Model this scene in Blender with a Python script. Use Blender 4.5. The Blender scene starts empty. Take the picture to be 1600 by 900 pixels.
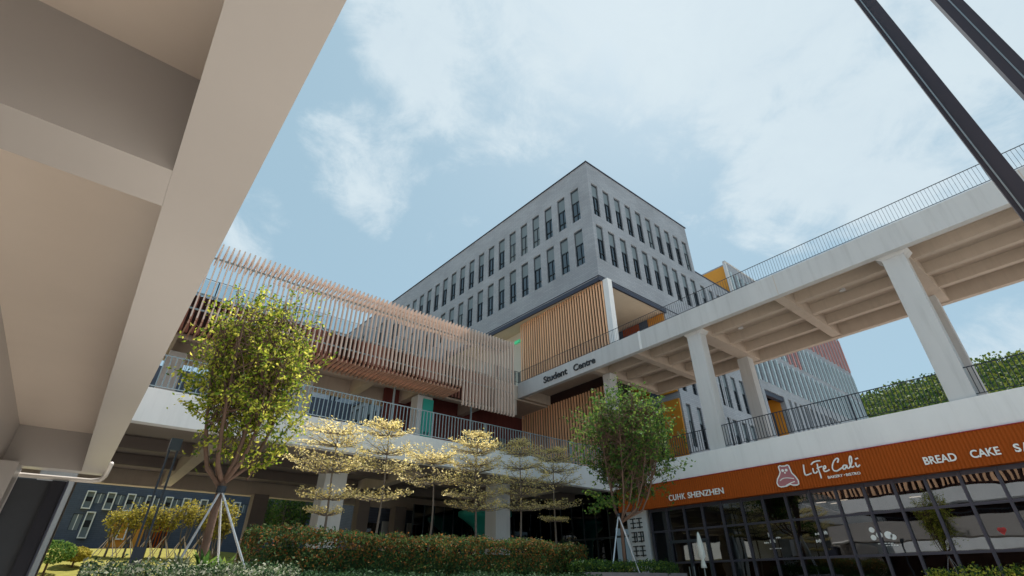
import bpy, bmesh, math, random
import numpy as np
from mathutils import Vector, Matrix, noise
random.seed(7); rng = np.random.default_rng(11)
S = bpy.context.scene; col = S.collection
def rad(a): return math.radians(a)
# ------------------------------------------------------------------ camera (eye at the origin; X right-forward, Y left-forward, Z up)
FOC = 761.4887; YAW, PITCH, ROLL = 0.6870193, 0.5447602, -0.0063116
def _cam():
    cy, sy, cp, sp = math.cos(YAW), math.sin(YAW), math.cos(PITCH), math.sin(PITCH)
    h = Vector((sy, cy, 0)); r = Vector((cy, -sy, 0)); up = Vector((0,0,1))
    F = h*cp + up*sp; U = -h*sp + up*cp
    return r*math.cos(ROLL)+U*math.sin(ROLL), -r*math.sin(ROLL)+U*math.cos(ROLL), F
CR, CU, CF = _cam()
cd = bpy.data.cameras.new('camera'); cam = bpy.data.objects.new('camera', cd); col.objects.link(cam); S.camera = cam
cd.sensor_width = 36; cd.lens = FOC/1600*36; cd.clip_start = 0.05; cd.clip_end = 3000
cam.matrix_world = Matrix(((CR.x,CU.x,-CF.x,0),(CR.y,CU.y,-CF.y,0),(CR.z,CU.z,-CF.z,0),(0,0,0,1)))
S.render.resolution_x = 1024; S.render.resolution_y = 576
def ray(px, py): return CF + CR*((px-800)/FOC) - CU*((py-450)/FOC)
def at(px, py, X=None, Y=None):           # a point of the real plane X=.. or Y=..
    d = ray(px, py); return d*(X/d.x) if X is not None else d*(Y/d.y)
GZ = -1.3                                   # ground level (eye is 1.3 m above it)
# ------------------------------------------------------------------ world and sun
SUN_EL, SUN_AZ = 63.0, 22.0                # azimuth measured from +X towards +Y
W = bpy.data.worlds.new('World'); S.world = W; W.use_nodes = True
nt = W.node_tree; nt.nodes.clear()
def N(t, ty, **k):
    n = t.nodes.new(ty)
    for a, b in k.items(): setattr(n, a, b)
    return n
out = N(nt,'ShaderNodeOutputWorld'); bg = N(nt,'ShaderNodeBackground'); bg.inputs[1].default_value = 0.056
sky = N(nt,'ShaderNodeTexSky', sky_type='NISHITA'); sky.sun_disc = False; sky.sun_elevation = rad(SUN_EL); sky.sun_rotation = rad(90-SUN_AZ)
sky.dust_density = 1.5; sky.air_density = 1.0; sky.ozone_density = 1.0
tc = N(nt,'ShaderNodeTexCoord')
def vmath(t, op, a, b=None):
    n = N(t,'ShaderNodeVectorMath', operation=op)
    if isinstance(a, (tuple, list, Vector)): n.inputs[0].default_value = a
    else: t.links.new(a, n.inputs[0])
    if b is not None:
        if isinstance(b, (tuple, list, Vector)): n.inputs[1].default_value = b
        else: t.links.new(b, n.inputs[1])
    return n
def mth(t, op, a, b=None, c=None, clamp=False):
    n = N(t,'ShaderNodeMath', operation=op, use_clamp=clamp)
    for i, v in enumerate((a, b, c)):
        if v is None: continue
        if isinstance(v, (int, float)): n.inputs[i].default_value = v
        else: t.links.new(v, n.inputs[i])
    return n.outputs[0]
DIR = tc.outputs['Generated']
def cloudnoise(scale, det, rough, off, dist=0.6):
    m = N(nt,'ShaderNodeMapping'); m.inputs['Location'].default_value = off; m.inputs['Scale'].default_value = (1,1,1.6)
    nt.links.new(DIR, m.inputs[0]); n = N(nt,'ShaderNodeTexNoise'); n.inputs['Scale'].default_value = scale
    n.inputs['Detail'].default_value = det; n.inputs['Roughness'].default_value = rough; n.inputs['Distortion'].default_value = dist
    nt.links.new(m.outputs[0], n.inputs['Vector']); return n.outputs['Fac']
n1 = cloudnoise(2.6, 8, 0.58, (3.1,1.7,0.4)); n2 = cloudnoise(7.0, 9, 0.68, (0.3,4.4,2.0), 0.45)
# cloud banks standing in fixed directions of the sky: (direction, cosine radius, weight)
tot = None
for (px, py, radius, w) in [(1450,70,18,1.0),(1130,50,14,.95),(1350,220,12,1.0),(1060,160,9,.7),(1560,160,14,.9),(880,30,13,.75),(650,10,9,.8),(1240,290,8,.8),(1000,200,6,.6),
                            (830,60,17,.8),(540,245,7,.55),(600,290,7,.6),(700,335,6,.45),(720,268,5,.35),(390,345,5,.75),(590,310,6,.7),(1600,545,6,.8),(1560,300,9,.6),(720,270,4,.5)]:
    d = ray(px, py).normalized()
    dp = vmath(nt,'DOT_PRODUCT', DIR, tuple(d)).outputs['Value']
    mr = N(nt,'ShaderNodeMapRange', interpolation_type='SMOOTHSTEP'); nt.links.new(dp, mr.inputs[0])
    mr.inputs[1].default_value = math.cos(rad(radius*1.25)); mr.inputs[2].default_value = math.cos(rad(radius*0.15)); mr.inputs[3].default_value = 0; mr.inputs[4].default_value = w
    tot = mr.outputs[0] if tot is None else mth(nt,'MAXIMUM', tot, mr.outputs[0])
dens = mth(nt,'ADD', mth(nt,'MULTIPLY', n1, 1.12), mth(nt,'MULTIPLY', n2, 0.6))
dens = mth(nt,'ADD', dens, mth(nt,'MULTIPLY', tot, 0.56))
cm = N(nt,'ShaderNodeMapRange', interpolation_type='SMOOTHSTEP'); nt.links.new(dens, cm.inputs[0]); cm.inputs[1].default_value = 1.07; cm.inputs[2].default_value = 1.36
cm.inputs[4].default_value = 0.86
hz = N(nt,'ShaderNodeMix', data_type='RGBA'); hz.inputs[0].default_value = 0.7      # thin high haze over the whole sky
nt.links.new(sky.outputs[0], hz.inputs[6]); hz.inputs[7].default_value = (4.9,7.3,8.6,1)
cc = N(nt,'ShaderNodeMix', data_type='RGBA'); nt.links.new(n2, cc.inputs[0]); cc.inputs[6].default_value = (6.9,8.1,9.0,1); cc.inputs[7].default_value = (8.2,9.4,9.9,1)
mx = N(nt,'ShaderNodeMix', data_type='RGBA'); nt.links.new(cm.outputs[0], mx.inputs[0]); nt.links.new(hz.outputs[2], mx.inputs[6]); nt.links.new(cc.outputs[2], mx.inputs[7])
nt.links.new(mx.outputs[2], bg.inputs[0]); nt.links.new(bg.outputs[0], out.inputs[0])
sd = bpy.data.lights.new('sun','SUN'); sd.energy = 5.0; sd.angle = rad(0.5); sd.color = (1,.95,.87); so = bpy.data.objects.new('sun', sd); col.objects.link(so)
sv = Vector((math.cos(rad(SUN_EL))*math.cos(rad(SUN_AZ)), math.cos(rad(SUN_EL))*math.sin(rad(SUN_AZ)), math.sin(rad(SUN_EL))))
so.rotation_euler = sv.to_track_quat('Z','Y').to_euler(); so.location = sv*60
V = S.view_settings; V.view_transform = 'Standard'; V.look = 'None'; V.exposure = 0.72; V.gamma = 1; V.use_curve_mapping = False
S.cycles.max_bounces = 8; S.cycles.diffuse_bounces = 4; S.cycles.transparent_max_bounces = 12
# ------------------------------------------------------------------ materials
MATS = {}
def mat(name, base, rough=0.7, metal=0.0, var=0.0, vscale=1.5, kind=None, spec=0.4, **k):
    if name in MATS: return MATS[name]
    m = bpy.data.materials.new(name); m.use_nodes = True; t = m.node_tree; b = t.nodes['Principled BSDF']
    b.inputs['Base Color'].default_value = (*base,1); b.inputs['Roughness'].default_value = rough; b.inputs['Metallic'].default_value = metal
    b.inputs['Specular IOR Level'].default_value = spec
    co = N(t,'ShaderNodeTexCoord')
    if var > 0:
        mp = N(t,'ShaderNodeMapping'); t.links.new(co.outputs['Object'], mp.inputs[0]); mp.inputs['Scale'].default_value = k.get('stretch',(1,1,1))
        n = N(t,'ShaderNodeTexNoise'); n.inputs['Scale'].default_value = vscale; n.inputs['Detail'].default_value = 6; n.inputs['Roughness'].default_value = 0.65
        t.links.new(mp.outputs[0], n.inputs['Vector'])
        r = N(t,'ShaderNodeMapRange'); t.links.new(n.outputs['Fac'], r.inputs[0]); r.inputs[1].default_value = .3; r.inputs[2].default_value = .7
        r.inputs[3].default_value = 1-var; r.inputs[4].default_value = 1+var*.6
        h = N(t,'ShaderNodeHueSaturation'); h.inputs['Color'].default_value = (*base,1); t.links.new(r.outputs[0], h.inputs['Value'])
        t.links.new(h.outputs[0], b.inputs['Base Color'])
        bp = N(t,'ShaderNodeBump'); bp.inputs['Strength'].default_value = k.get('bump',0.08); bp.inputs['Distance'].default_value = 0.02
        n3 = N(t,'ShaderNodeTexNoise'); n3.inputs['Scale'].default_value = 25; n3.inputs['Detail'].default_value = 4; t.links.new(co.outputs['Object'], n3.inputs['Vector'])
        t.links.new(n3.outputs['Fac'], bp.inputs['Height']); t.links.new(bp.outputs[0], b.inputs['Normal'])
    if k.get('streak'):
        m2 = N(t,'ShaderNodeMapping'); t.links.new(co.outputs['Object'], m2.inputs[0]); m2.inputs['Scale'].default_value = (2.2,2.2,.16)
        n5 = N(t,'ShaderNodeTexNoise'); n5.inputs['Scale'].default_value = 1.6; n5.inputs['Detail'].default_value = 7; n5.inputs['Roughness'].default_value = .7; t.links.new(m2.outputs[0], n5.inputs['Vector'])
        r2 = N(t,'ShaderNodeMapRange'); t.links.new(n5.outputs['Fac'], r2.inputs[0]); r2.inputs[1].default_value = .5; r2.inputs[2].default_value = .78; r2.inputs[3].default_value = 0; r2.inputs[4].default_value = k['streak']
        mm = N(t,'ShaderNodeMix', data_type='RGBA'); t.links.new(r2.outputs[0], mm.inputs[0]); t.links.new(h.outputs[0], mm.inputs[6]); mm.inputs[7].default_value = (*[c*.5 for c in base],1)
        t.links.new(mm.outputs[2], b.inputs['Base Color'])
    if kind == 'brick':
        sx = N(t,'ShaderNodeSeparateXYZ'); t.links.new(co.outputs['Object'], sx.inputs[0])
        cx = N(t,'ShaderNodeCombineXYZ'); t.links.new(mth(t,'ADD',sx.outputs[0],sx.outputs[1]), cx.inputs[0]); t.links.new(sx.outputs[2], cx.inputs[1])
        br = N(t,'ShaderNodeTexBrick'); t.links.new(cx.outputs[0], br.inputs['Vector']); br.inputs['Scale'].default_value = 1
        br.inputs['Brick Width'].default_value = .62; br.inputs['Row Height'].default_value = .16; br.inputs['Mortar Size'].default_value = .012
        br.inputs['Color1'].default_value = (*[c*1.06 for c in base],1); br.inputs['Color2'].default_value = (*[c*.93 for c in base],1); br.inputs['Mortar'].default_value = (*[c*.7 for c in base],1)
        n = N(t,'ShaderNodeTexNoise'); n.inputs['Scale'].default_value = .35; n.inputs['Detail'].default_value = 5; t.links.new(co.outputs['Object'], n.inputs['Vector'])
        h = N(t,'ShaderNodeHueSaturation'); t.links.new(br.outputs[0], h.inputs['Color']); t.links.new(mth(t,'ADD',mth(t,'MULTIPLY',n.outputs['Fac'],.5),.75), h.inputs['Value'])
        t.links.new(h.outputs[0], b.inputs['Base Color'])
        bp = N(t,'ShaderNodeBump'); bp.inputs['Strength'].default_value = .3; bp.inputs['Distance'].default_value = .02; t.links.new(br.outputs['Fac'], bp.inputs['Height']); bp.invert = True
        t.links.new(bp.outputs[0], b.inputs['Normal'])
    MATS[name] = m; return m
def leafmat(name, cols, transl=0.45, rough=.7):
    m = bpy.data.materials.new(name); m.use_nodes = True; t = m.node_tree; t.nodes.clear()
    o = N(t,'ShaderNodeOutputMaterial'); g = N(t,'ShaderNodeNewGeometry'); cr = N(t,'ShaderNodeValToRGB')
    t.links.new(g.outputs['Random Per Island'], cr.inputs[0]); e = cr.color_ramp.elements
    while len(e) < len(cols): e.new(.5)
    for i, c in enumerate(cols): e[i].position = i/(len(cols)-1); e[i].color = (*c,1)
    co = N(t,'ShaderNodeTexCoord'); n = N(t,'ShaderNodeTexNoise'); n.inputs['Scale'].default_value = 1.7; t.links.new(co.outputs['Object'], n.inputs['Vector'])
    h = N(t,'ShaderNodeHueSaturation'); t.links.new(cr.outputs[0], h.inputs['Color']); t.links.new(mth(t,'ADD',mth(t,'MULTIPLY',n.outputs['Fac'],.9),.55), h.inputs['Value'])
    p = N(t,'ShaderNodeBsdfPrincipled'); p.inputs['Roughness'].default_value = rough; p.inputs['Specular IOR Level'].default_value = .15
    tr = N(t,'ShaderNodeBsdfTranslucent'); ms = N(t,'ShaderNodeMixShader'); ms.inputs[0].default_value = transl
    t.links.new(h.outputs[0], p.inputs['Base Color']); t.links.new(h.outputs[0], tr.inputs[0]); t.links.new(p.outputs[0], ms.inputs[1]); t.links.new(tr.outputs[0], ms.inputs[2])
    t.links.new(ms.outputs[0], o.inputs[0]); return m
def glassmat(name, tint, ior=2.0, clear=0.85, rough=0.0, wave=0.0):
    m = bpy.data.materials.new(name); m.use_nodes = True; t = m.node_tree; t.nodes.clear()
    o = N(t,'ShaderNodeOutputMaterial'); f = N(t,'ShaderNodeFresnel'); f.inputs[0].default_value = ior
    g = N(t,'ShaderNodeBsdfGlossy'); g.inputs['Roughness'].default_value = rough; g.inputs['Color'].default_value = (.85,.9,.95,1)
    tr = N(t,'ShaderNodeBsdfTransparent'); tr.inputs[0].default_value = (*[clear*c for c in tint],1)
    ms = N(t,'ShaderNodeMixShader'); t.links.new(f.outputs[0], ms.inputs[0]); t.links.new(tr.outputs[0], ms.inputs[1]); t.links.new(g.outputs[0], ms.inputs[2])
    if wave:
        n = N(t,'ShaderNodeTexNoise'); n.inputs['Scale'].default_value = .55; co = N(t,'ShaderNodeTexCoord'); t.links.new(co.outputs['Object'], n.inputs['Vector'])
        bp = N(t,'ShaderNodeBump'); bp.inputs['Strength'].default_value = wave; bp.inputs['Distance'].default_value = .05; t.links.new(n.outputs['Fac'], bp.inputs['Height']); t.links.new(bp.outputs[0], g.inputs['Normal'])
    t.links.new(ms.outputs[0], o.inputs[0]); return m
def emit(name, c, s):
    m = bpy.data.materials.new(name); m.use_nodes = True; b = m.node_tree.nodes['Principled BSDF']
    b.inputs['Base Color'].default_value = (*c,1); b.inputs['Emission Color'].default_value = (*c,1); b.inputs['Emission Strength'].default_value = s; return m
M_white = mat('white_render', (.78,.79,.80), .75, streak=.22, var=.05, vscale=.8, stretch=(1,1,.35))
M_conc = mat('pale_concrete_paint', (.57,.58,.59), .8, streak=.35, var=.08, vscale=.6, stretch=(1,1,.3))
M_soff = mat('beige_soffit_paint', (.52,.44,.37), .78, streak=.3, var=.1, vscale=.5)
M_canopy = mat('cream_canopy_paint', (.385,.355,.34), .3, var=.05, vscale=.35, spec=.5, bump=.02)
M_ceil = mat('ceiling_paint_with_bounce_light', (.62,.53,.46), .3, var=.05, vscale=.4, spec=.5, bump=.02)  # lighter than the beams: light reflected onto the ceiling is put into its colour
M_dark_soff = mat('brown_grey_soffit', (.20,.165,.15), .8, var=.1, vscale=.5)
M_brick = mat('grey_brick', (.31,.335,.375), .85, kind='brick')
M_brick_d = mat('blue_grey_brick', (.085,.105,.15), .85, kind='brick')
M_trim = mat('dark_metal_trim', (.045,.05,.075), .5, .3)
M_rail = mat('dark_painted_steel', (.035,.045,.06), .45, .5)
M_rail_l = mat('galvanised_steel', (.30,.36,.38), .4, .6)
M_frame = mat('window_frame_metal', (.06,.075,.09), .4, .6)
M_mull = mat('curtain_wall_mullion', (.07,.07,.095), .4, .5)
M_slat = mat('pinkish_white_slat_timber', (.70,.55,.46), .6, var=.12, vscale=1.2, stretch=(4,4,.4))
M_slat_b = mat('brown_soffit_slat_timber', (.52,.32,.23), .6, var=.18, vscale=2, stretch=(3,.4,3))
M_wood = mat('warm_timber', (.88,.52,.31), .55, var=.18, vscale=1.2, stretch=(5,5,.3))
M_wood_back = mat('dark_timber_backing', (.035,.014,.01), .8, var=.1)
M_red = mat('dark_red_boards', (.16,.04,.035), .7, var=.2, stretch=(4,4,.4))
M_orange = mat('orange_metal', (.34,.07,.007), .65, .0, spec=.15, var=.06, vscale=.5)
M_yellow = mat('yellow_ochre_panel', (.62,.27,.03), .6, var=.05)
M_pink = mat('rose_metal_fin', (.50,.25,.24), .6, var=.1)
M_bluefin = mat('blue_white_fin', (.40,.50,.55), .6, var=.15, stretch=(1,1,2))
M_ground = mat('grey_paving', (.50,.47,.43), .85, var=.12, vscale=1)
M_grass = mat('lawn_grass', (.22,.20,.035), .95, var=.25, vscale=2, bump=.6)
M_earth = mat('wooded_hill_soil', (.05,.07,.025), .95, var=.2)
M_bark = mat('brown_bark', (.15,.09,.065), .85, var=.3, vscale=6, stretch=(3,3,.6), bump=.5)
M_bark_g = mat('grey_bark', (.17,.14,.12), .85, var=.25, vscale=8, bump=.4)
M_stake = mat('silver_stake', (.55,.58,.62), .35, .7)
M_letter_d = mat('dark_letter_metal', (.05,.055,.06), .4, .6)
M_letter_w = mat('white_letter_acrylic', (.85,.86,.84), .4)
M_bear = mat('dusty_rose_acrylic', (.42,.17,.19), .6, spec=.2)
M_teal = mat('teal_paint', (.03,.36,.30), .5, var=.08)
M_dark = mat('dark_interior', (.02,.02,.028), .8)
M_darkred = mat('dark_red_interior', (.09,.014,.018), .7)
M_blind = mat('grey_blue_spandrel_glass', (.15,.185,.205), .35, .0, spec=.45)
M_post = mat('violet_black_steel', (.05,.047,.062), .5, .4)
M_post_edge = mat('pale_steel_edge', (.25,.30,.33), .35, .6)  # paler steel for the thin strip along each post
M_stone = mat('planter_stone', (.16,.15,.16), .8, var=.15)
M_pvc = mat('white_pvc_pipe', (.6,.56,.52), .35)
M_canvas = mat('white_canvas', (.78,.80,.76), .85, var=.05)
G_pane = glassmat('dark_window_glass', (.08,.10,.13), 2.3, .5)
G_cafe = glassmat('cafe_glass', (.36,.37,.42), 2.15, .8, wave=.12)
G_rail = glassmat('clear_balustrade_glass', (.90,.95,.97), 1.35, .93)
L_tree1 = leafmat('yellow_green_leaves', [(.05,.11,.012),(.17,.25,.025),(.45,.48,.06),(.68,.62,.12)], .55)
L_tree2 = leafmat('mid_green_leaves', [(.035,.09,.022),(.08,.17,.035),(.20,.27,.05)], .45)
L_gold = leafmat('cream_variegated_leaves', [(.58,.46,.16),(.80,.66,.28),(.92,.80,.45),(.46,.42,.12)], .55)
L_hedge = leafmat('hedge_leaves', [(.02,.05,.022),(.04,.09,.03),(.08,.13,.035),(.14,.07,.025)], .35)
L_hedge_r = leafmat('red_tip_leaves', [(.12,.06,.02),(.24,.08,.03),(.34,.15,.04),(.07,.11,.03)], .35)
L_low = leafmat('ground_shrub_leaves', [(.015,.04,.02),(.03,.07,.03),(.05,.10,.04)], .25)
L_var = leafmat('white_edged_leaves', [(.06,.11,.04),(.18,.22,.12),(.50,.50,.42),(.09,.14,.05)], .3)
L_far = leafmat('golden_yellow_leaves', [(.20,.20,.03),(.40,.34,.06),(.55,.44,.09)], .4)  # golden foliage of the lawn trees
L_hill = leafmat('hill_wood_leaves', [(.03,.07,.02),(.08,.13,.03),(.20,.22,.04)], .3)
# ------------------------------------------------------------------ mesh helpers
class MB:
    def __init__(s): s.v = []; s.f = []
    def add(s, vs, fs):
        o = len(s.v); s.v += [tuple(v) for v in vs]; s.f += [tuple(i+o for i in f) for f in fs]; return s
    def box(s, x0,x1,y0,y1,z0,z1):
        if x0>x1: x0,x1=x1,x0
        if y0>y1: y0,y1=y1,y0
        if z0>z1: z0,z1=z1,z0
        return s.add([(x0,y0,z0),(x1,y0,z0),(x1,y1,z0),(x0,y1,z0),(x0,y0,z1),(x1,y0,z1),(x1,y1,z1),(x0,y1,z1)],
              [(0,3,2,1),(4,5,6,7),(0,1,5,4),(1,2,6,5),(2,3,7,6),(3,0,4,7)])
    def bar(s, p, q, w, h=None, up=(0,0,1)):
        p, q = Vector(p), Vector(q); d = (q-p).normalized(); u = Vector(up)
        if abs(d.dot(u)) > .98: u = Vector((0,1,0))
        a = d.cross(u).normalized()*w/2; b = d.cross(a).normalized()*(h or w)/2
        vs = [c+i*a+j*b for c in (p,q) for i,j in ((-1,-1),(1,-1),(1,1),(-1,1))]
        return s.add(vs, [(0,1,2,3),(7,6,5,4),(0,4,5,1),(1,5,6,2),(2,6,7,3),(3,7,4,0)])
    def tube(s, pts, rs, n=8, cap=True):
        pts = [Vector(p) for p in pts]
        if isinstance(rs,(int,float)): rs = [rs]*len(pts)
        o = len(s.v); a = None
        for i, p in enumerate(pts):
            d = (pts[min(i+1,len(pts)-1)]-pts[max(i-1,0)]); d = d.normalized() if d.length > 1e-9 else Vector((0,0,1))
            if a is None: a = d.orthogonal().normalized()
            a = (a - d*a.dot(d)); a = a.normalized() if a.length > 1e-6 else d.orthogonal().normalized()
            b = d.cross(a)
            for k in range(n):
                t = 2*math.pi*k/n; s.v.append(tuple(p + (a*math.cos(t)+b*math.sin(t))*rs[i]))
        for i in range(len(pts)-1):
            for k in range(n): s.f.append((o+i*n+k, o+i*n+(k+1)%n, o+(i+1)*n+(k+1)%n, o+(i+1)*n+k))
        if cap: s.f.append(tuple(o+k for k in reversed(range(n)))); s.f.append(tuple(o+(len(pts)-1)*n+k for k in range(n)))
        return s
    def prism(s, poly, thick):               # poly: 3D points in a plane, thick: offset vector
        n = len(poly); t = Vector(thick); vs = [Vector(p) for p in poly]+[Vector(p)+t for p in poly]
        return s.add(vs, [tuple(range(n)), tuple(reversed(range(n,2*n)))] + [(i, i+n, (i+1)%n+n, (i+1)%n) for i in range(n)])
    def build(s, name, m, parent=None, smooth=False):
        me = bpy.data.meshes.new(name); me.from_pydata(s.v, [], s.f); me.materials.append(m)
        bm = bmesh.new(); bm.from_mesh(me); bmesh.ops.recalc_face_normals(bm, faces=bm.faces); bm.to_mesh(me); bm.free()
        if smooth:
            for p in me.polygons: p.use_smooth = True
        o = bpy.data.objects.new(name, me); col.objects.link(o)
        if parent: o.parent = parent
        return o
def rawbuild(name, vs, fs, m, parent=None, smooth=False):
    me = bpy.data.meshes.new(name); me.from_pydata(vs, [], fs); me.materials.append(m)
    if smooth:
        for p in me.polygons: p.use_smooth = True
    o = bpy.data.objects.new(name, me); col.objects.link(o)
    if parent: o.parent = parent
    return o
def tag(o, label=None, cat=None, group=None, kind=None):
    if label: o['label'] = label
    if cat: o['category'] = cat
    if group: o['group'] = group
    if kind: o['kind'] = kind
    return o
def thing(name, label, cat, group=None, loc=(0,0,0)):
    # an Empty; parts are given in world coordinates, so the Empty stays at the origin unless copies are placed by location
    o = bpy.data.objects.new(name, None); o.empty_display_size = .3; col.objects.link(o); o.location = loc
    return tag(o, label, cat, group)
def settle(root, base):                      # move the Empty to the thing's base without moving its parts
    base = Vector(base); root.location = base
    for c in root.children: c.matrix_parent_inverse = Matrix.Translation(-base)
def open_wall(mb, O, U, Nv, u0, u1, z0, z1, holes, depth):
    """front sheet in the plane through O along U and Z, with rectangular holes (a,b,c,d) and their reveals running inward along Nv"""
    O, U, Nv = Vector(O), Vector(U), Vector(Nv); Z = Vector((0,0,1))
    P = lambda u,z,d=0: O+U*u+Z*z+Nv*d
    zs = sorted({z0,z1,*[h[2] for h in holes],*[h[3] for h in holes]}); zs = [z for z in zs if z0<=z<=z1]
    for a, b in zip(zs[:-1], zs[1:]):
        cut = sorted([(h[0],h[1]) for h in holes if h[2]<=a+1e-6 and h[3]>=b-1e-6]); u = u0
        for c, d in cut+[(u1,u1)]:
            if c > u+1e-6: mb.add([P(u,a),P(c,a),P(c,b),P(u,b)], [(0,1,2,3)])
            u = max(u, d)
    for a,b,c,d in holes:
        mb.add([P(a,c),P(b,c),P(b,d),P(a,d),P(a,c,depth),P(b,c,depth),P(b,d,depth),P(a,d,depth)], [(0,1,5,4),(1,2,6,5),(2,3,7,6),(3,0,4,7)])
_wcache = {}
def add_window(parent, O, U, Nv, u, z, w, h, style='a'):
    """one window of a facade: frame with header and mid rail > upper panel, glass pane; set inside its opening"""
    key = (round(w,3), round(h,3), style)
    if key not in _wcache:
        f = MB(); t = .05; mid = h*.60
        f.box(0,t,0,.07,0,h).box(w-t,w,0,.07,0,h).box(t,w-t,0,.07,0,t).box(t,w-t,0,.07,h-.16,h).box(t,w-t,0,.07,mid-.03,mid+.03)
        if style != 'plain': f.box(w*.42,w*.42+.035,-.01,.06,t,mid-.03); f.box(t,w-t,-.012,.05,mid*.34,mid*.34+.035)
        def me(mb, n, m):
            o = mb.build(n, m); d = o.data; bpy.data.objects.remove(o); return d
        _wcache[key] = (me(f,'window',M_frame), me(MB().box(t,w-t,.03,.045,mid+.03,h-.16),'upper_panel',M_blind), me(MB().box(t,w-t,.06,.068,t,mid-.03),'pane',G_pane))
    O, U, Nv = Vector(O), Vector(U), Vector(Nv)
    o = bpy.data.objects.new('window', _wcache[key][0]); col.objects.link(o); o.parent = parent
    p = O+U*u+Vector((0,0,z))+Nv*.10
    m = Matrix.Translation(p) @ Matrix(((U.x,Nv.x,0,0),(U.y,Nv.y,0,0),(0,0,1,0),(0,0,0,1))); o.matrix_local = m
    for n, d in (('upper_panel',_wcache[key][1]),('pane',_wcache[key][2])):
        c = bpy.data.objects.new(n, d); col.objects.link(c); c.parent = o
        if n == 'pane' and random.random() < .07:
            if key+('b',) not in _wcache: e_ = d.copy(); e_.materials.clear(); e_.materials.append(M_blind); _wcache[key+('b',)] = e_
            c.data = _wcache[key+('b',)]
def text_mesh(s, rect_o, U, Vv, w, h, depth, name, m, parent, bold=.0, space=1.0):
    cu = bpy.data.curves.new('t','FONT'); cu.body = s; cu.size = 1; cu.extrude = .05; cu.offset = bold; cu.resolution_u = 4; cu.space_character = space
    o = bpy.data.objects.new('t', cu); col.objects.link(o); dg = bpy.context.evaluated_depsgraph_get(); dg.update()
    me = bpy.data.meshes.new_from_object(o.evaluated_get(dg)); bpy.data.objects.remove(o); bpy.data.curves.remove(cu)
    xs = [v.co.x for v in me.vertices]; ys = [v.co.y for v in me.vertices]; x0,x1,y0,y1 = min(xs),max(xs),min(ys),max(ys)
    O, U, Vv = Vector(rect_o), Vector(U), Vector(Vv); Wn = U.cross(Vv)
    for v in me.vertices:
        a, b, c = (v.co.x-x0)/(x1-x0)*w, (v.co.y-y0)/(y1-y0)*h, (v.co.z/.1+.5)*depth
        v.co = O+U*a+Vv*b+Wn*c
    me.name = name; me.materials.clear(); me.materials.append(m)
    r = bpy.data.objects.new(name, me); col.objects.link(r); r.parent = parent; return r
def leaf_arrays(P, size, spread=1.0, flat=0.0, aspect=1.9):
    n = len(P); P = np.asarray(P, float); a = rng.normal(size=(n,3)); a /= np.linalg.norm(a,axis=1)[:,None]
    b = rng.normal(size=(n,3)); b[:,2] *= (1-flat); a[:,2] *= (1-flat); a /= np.linalg.norm(a,axis=1)[:,None]
    b -= a*np.sum(a*b,axis=1)[:,None]; b /= np.linalg.norm(b,axis=1)[:,None]
    s = size*(0.65+0.7*rng.random(n))[:,None]; c = np.cross(a,b)
    V0 = P-a*s*.5; V1 = P+b*s*.5/aspect+c*s*.08; V2 = P+a*s*.5; V3 = P-b*s*.5/aspect+c*s*.08
    vs = np.stack([V0,V1,V2,V3],1).reshape(-1,3); fs = np.arange(4*n).reshape(-1,4)
    return vs, fs
def leaves(name, P, size, m, parent, **k):
    vs, fs = leaf_arrays(P, size, **k); me = bpy.data.meshes.new(name)
    me.vertices.add(len(vs)); me.vertices.foreach_set('co', vs.ravel()); me.loops.add(fs.size); me.loops.foreach_set('vertex_index', fs.ravel().astype(np.int32))
    me.polygons.add(len(fs)); me.polygons.foreach_set('loop_start', (np.arange(len(fs))*4).astype(np.int32)); me.update(calc_edges=True); me.validate()
    me.materials.append(m); o = bpy.data.objects.new(name, me); col.objects.link(o)
    if parent: o.parent = parent
    return o
#@@STRUCT
# ================================================================== SETTING
tag(rawbuild('ground', [(-1500,-1500,GZ),(1500,-1500,GZ),(1500,1500,GZ),(-1500,1500,GZ)], [(0,1,2,3)], M_ground), kind='structure')
g = MB(); nx, ny = 24, 18
def lz(x, y):
    t = min(1,max(0,(y-33)/24)); return GZ+.02+3.95*t*t*(3-2*t)*(1-.25*max(0,min(1,(abs(x-6)-6)/26)))+.12*math.sin(x*.5+y*.3)
vs = [(-26+70*i/nx, 32.6+27*j/ny, lz(-26+70*i/nx, 32.6+27*j/ny)) for j in range(ny+1) for i in range(nx+1)]
g.add(vs, [(j*(nx+1)+i, j*(nx+1)+i+1, (j+1)*(nx+1)+i+1, (j+1)*(nx+1)+i) for j in range(ny) for i in range(nx)])
tag(g.build('lawn', M_grass, smooth=True), kind='structure')
# wooded hill, far right
def hz_(x, y):
    r = math.hypot((x-190)/85, (y-15)/85); base = 49.5*math.exp(-r*r*.75)
    return GZ-1+base+3*noise.noise(Vector((x*.03,y*.03,1)))
g = MB(); n = 30
vs = [(95+240*i/n, -160+300*j/n, hz_(95+240*i/n, -160+300*j/n)) for j in range(n+1) for i in range(n+1)]
g.add(vs, [(j*(n+1)+i, j*(n+1)+i+1, (j+1)*(n+1)+i+1, (j+1)*(n+1)+i) for j in range(n) for i in range(n)])
tag(g.build('hill', M_earth, smooth=True), kind='structure')
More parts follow.
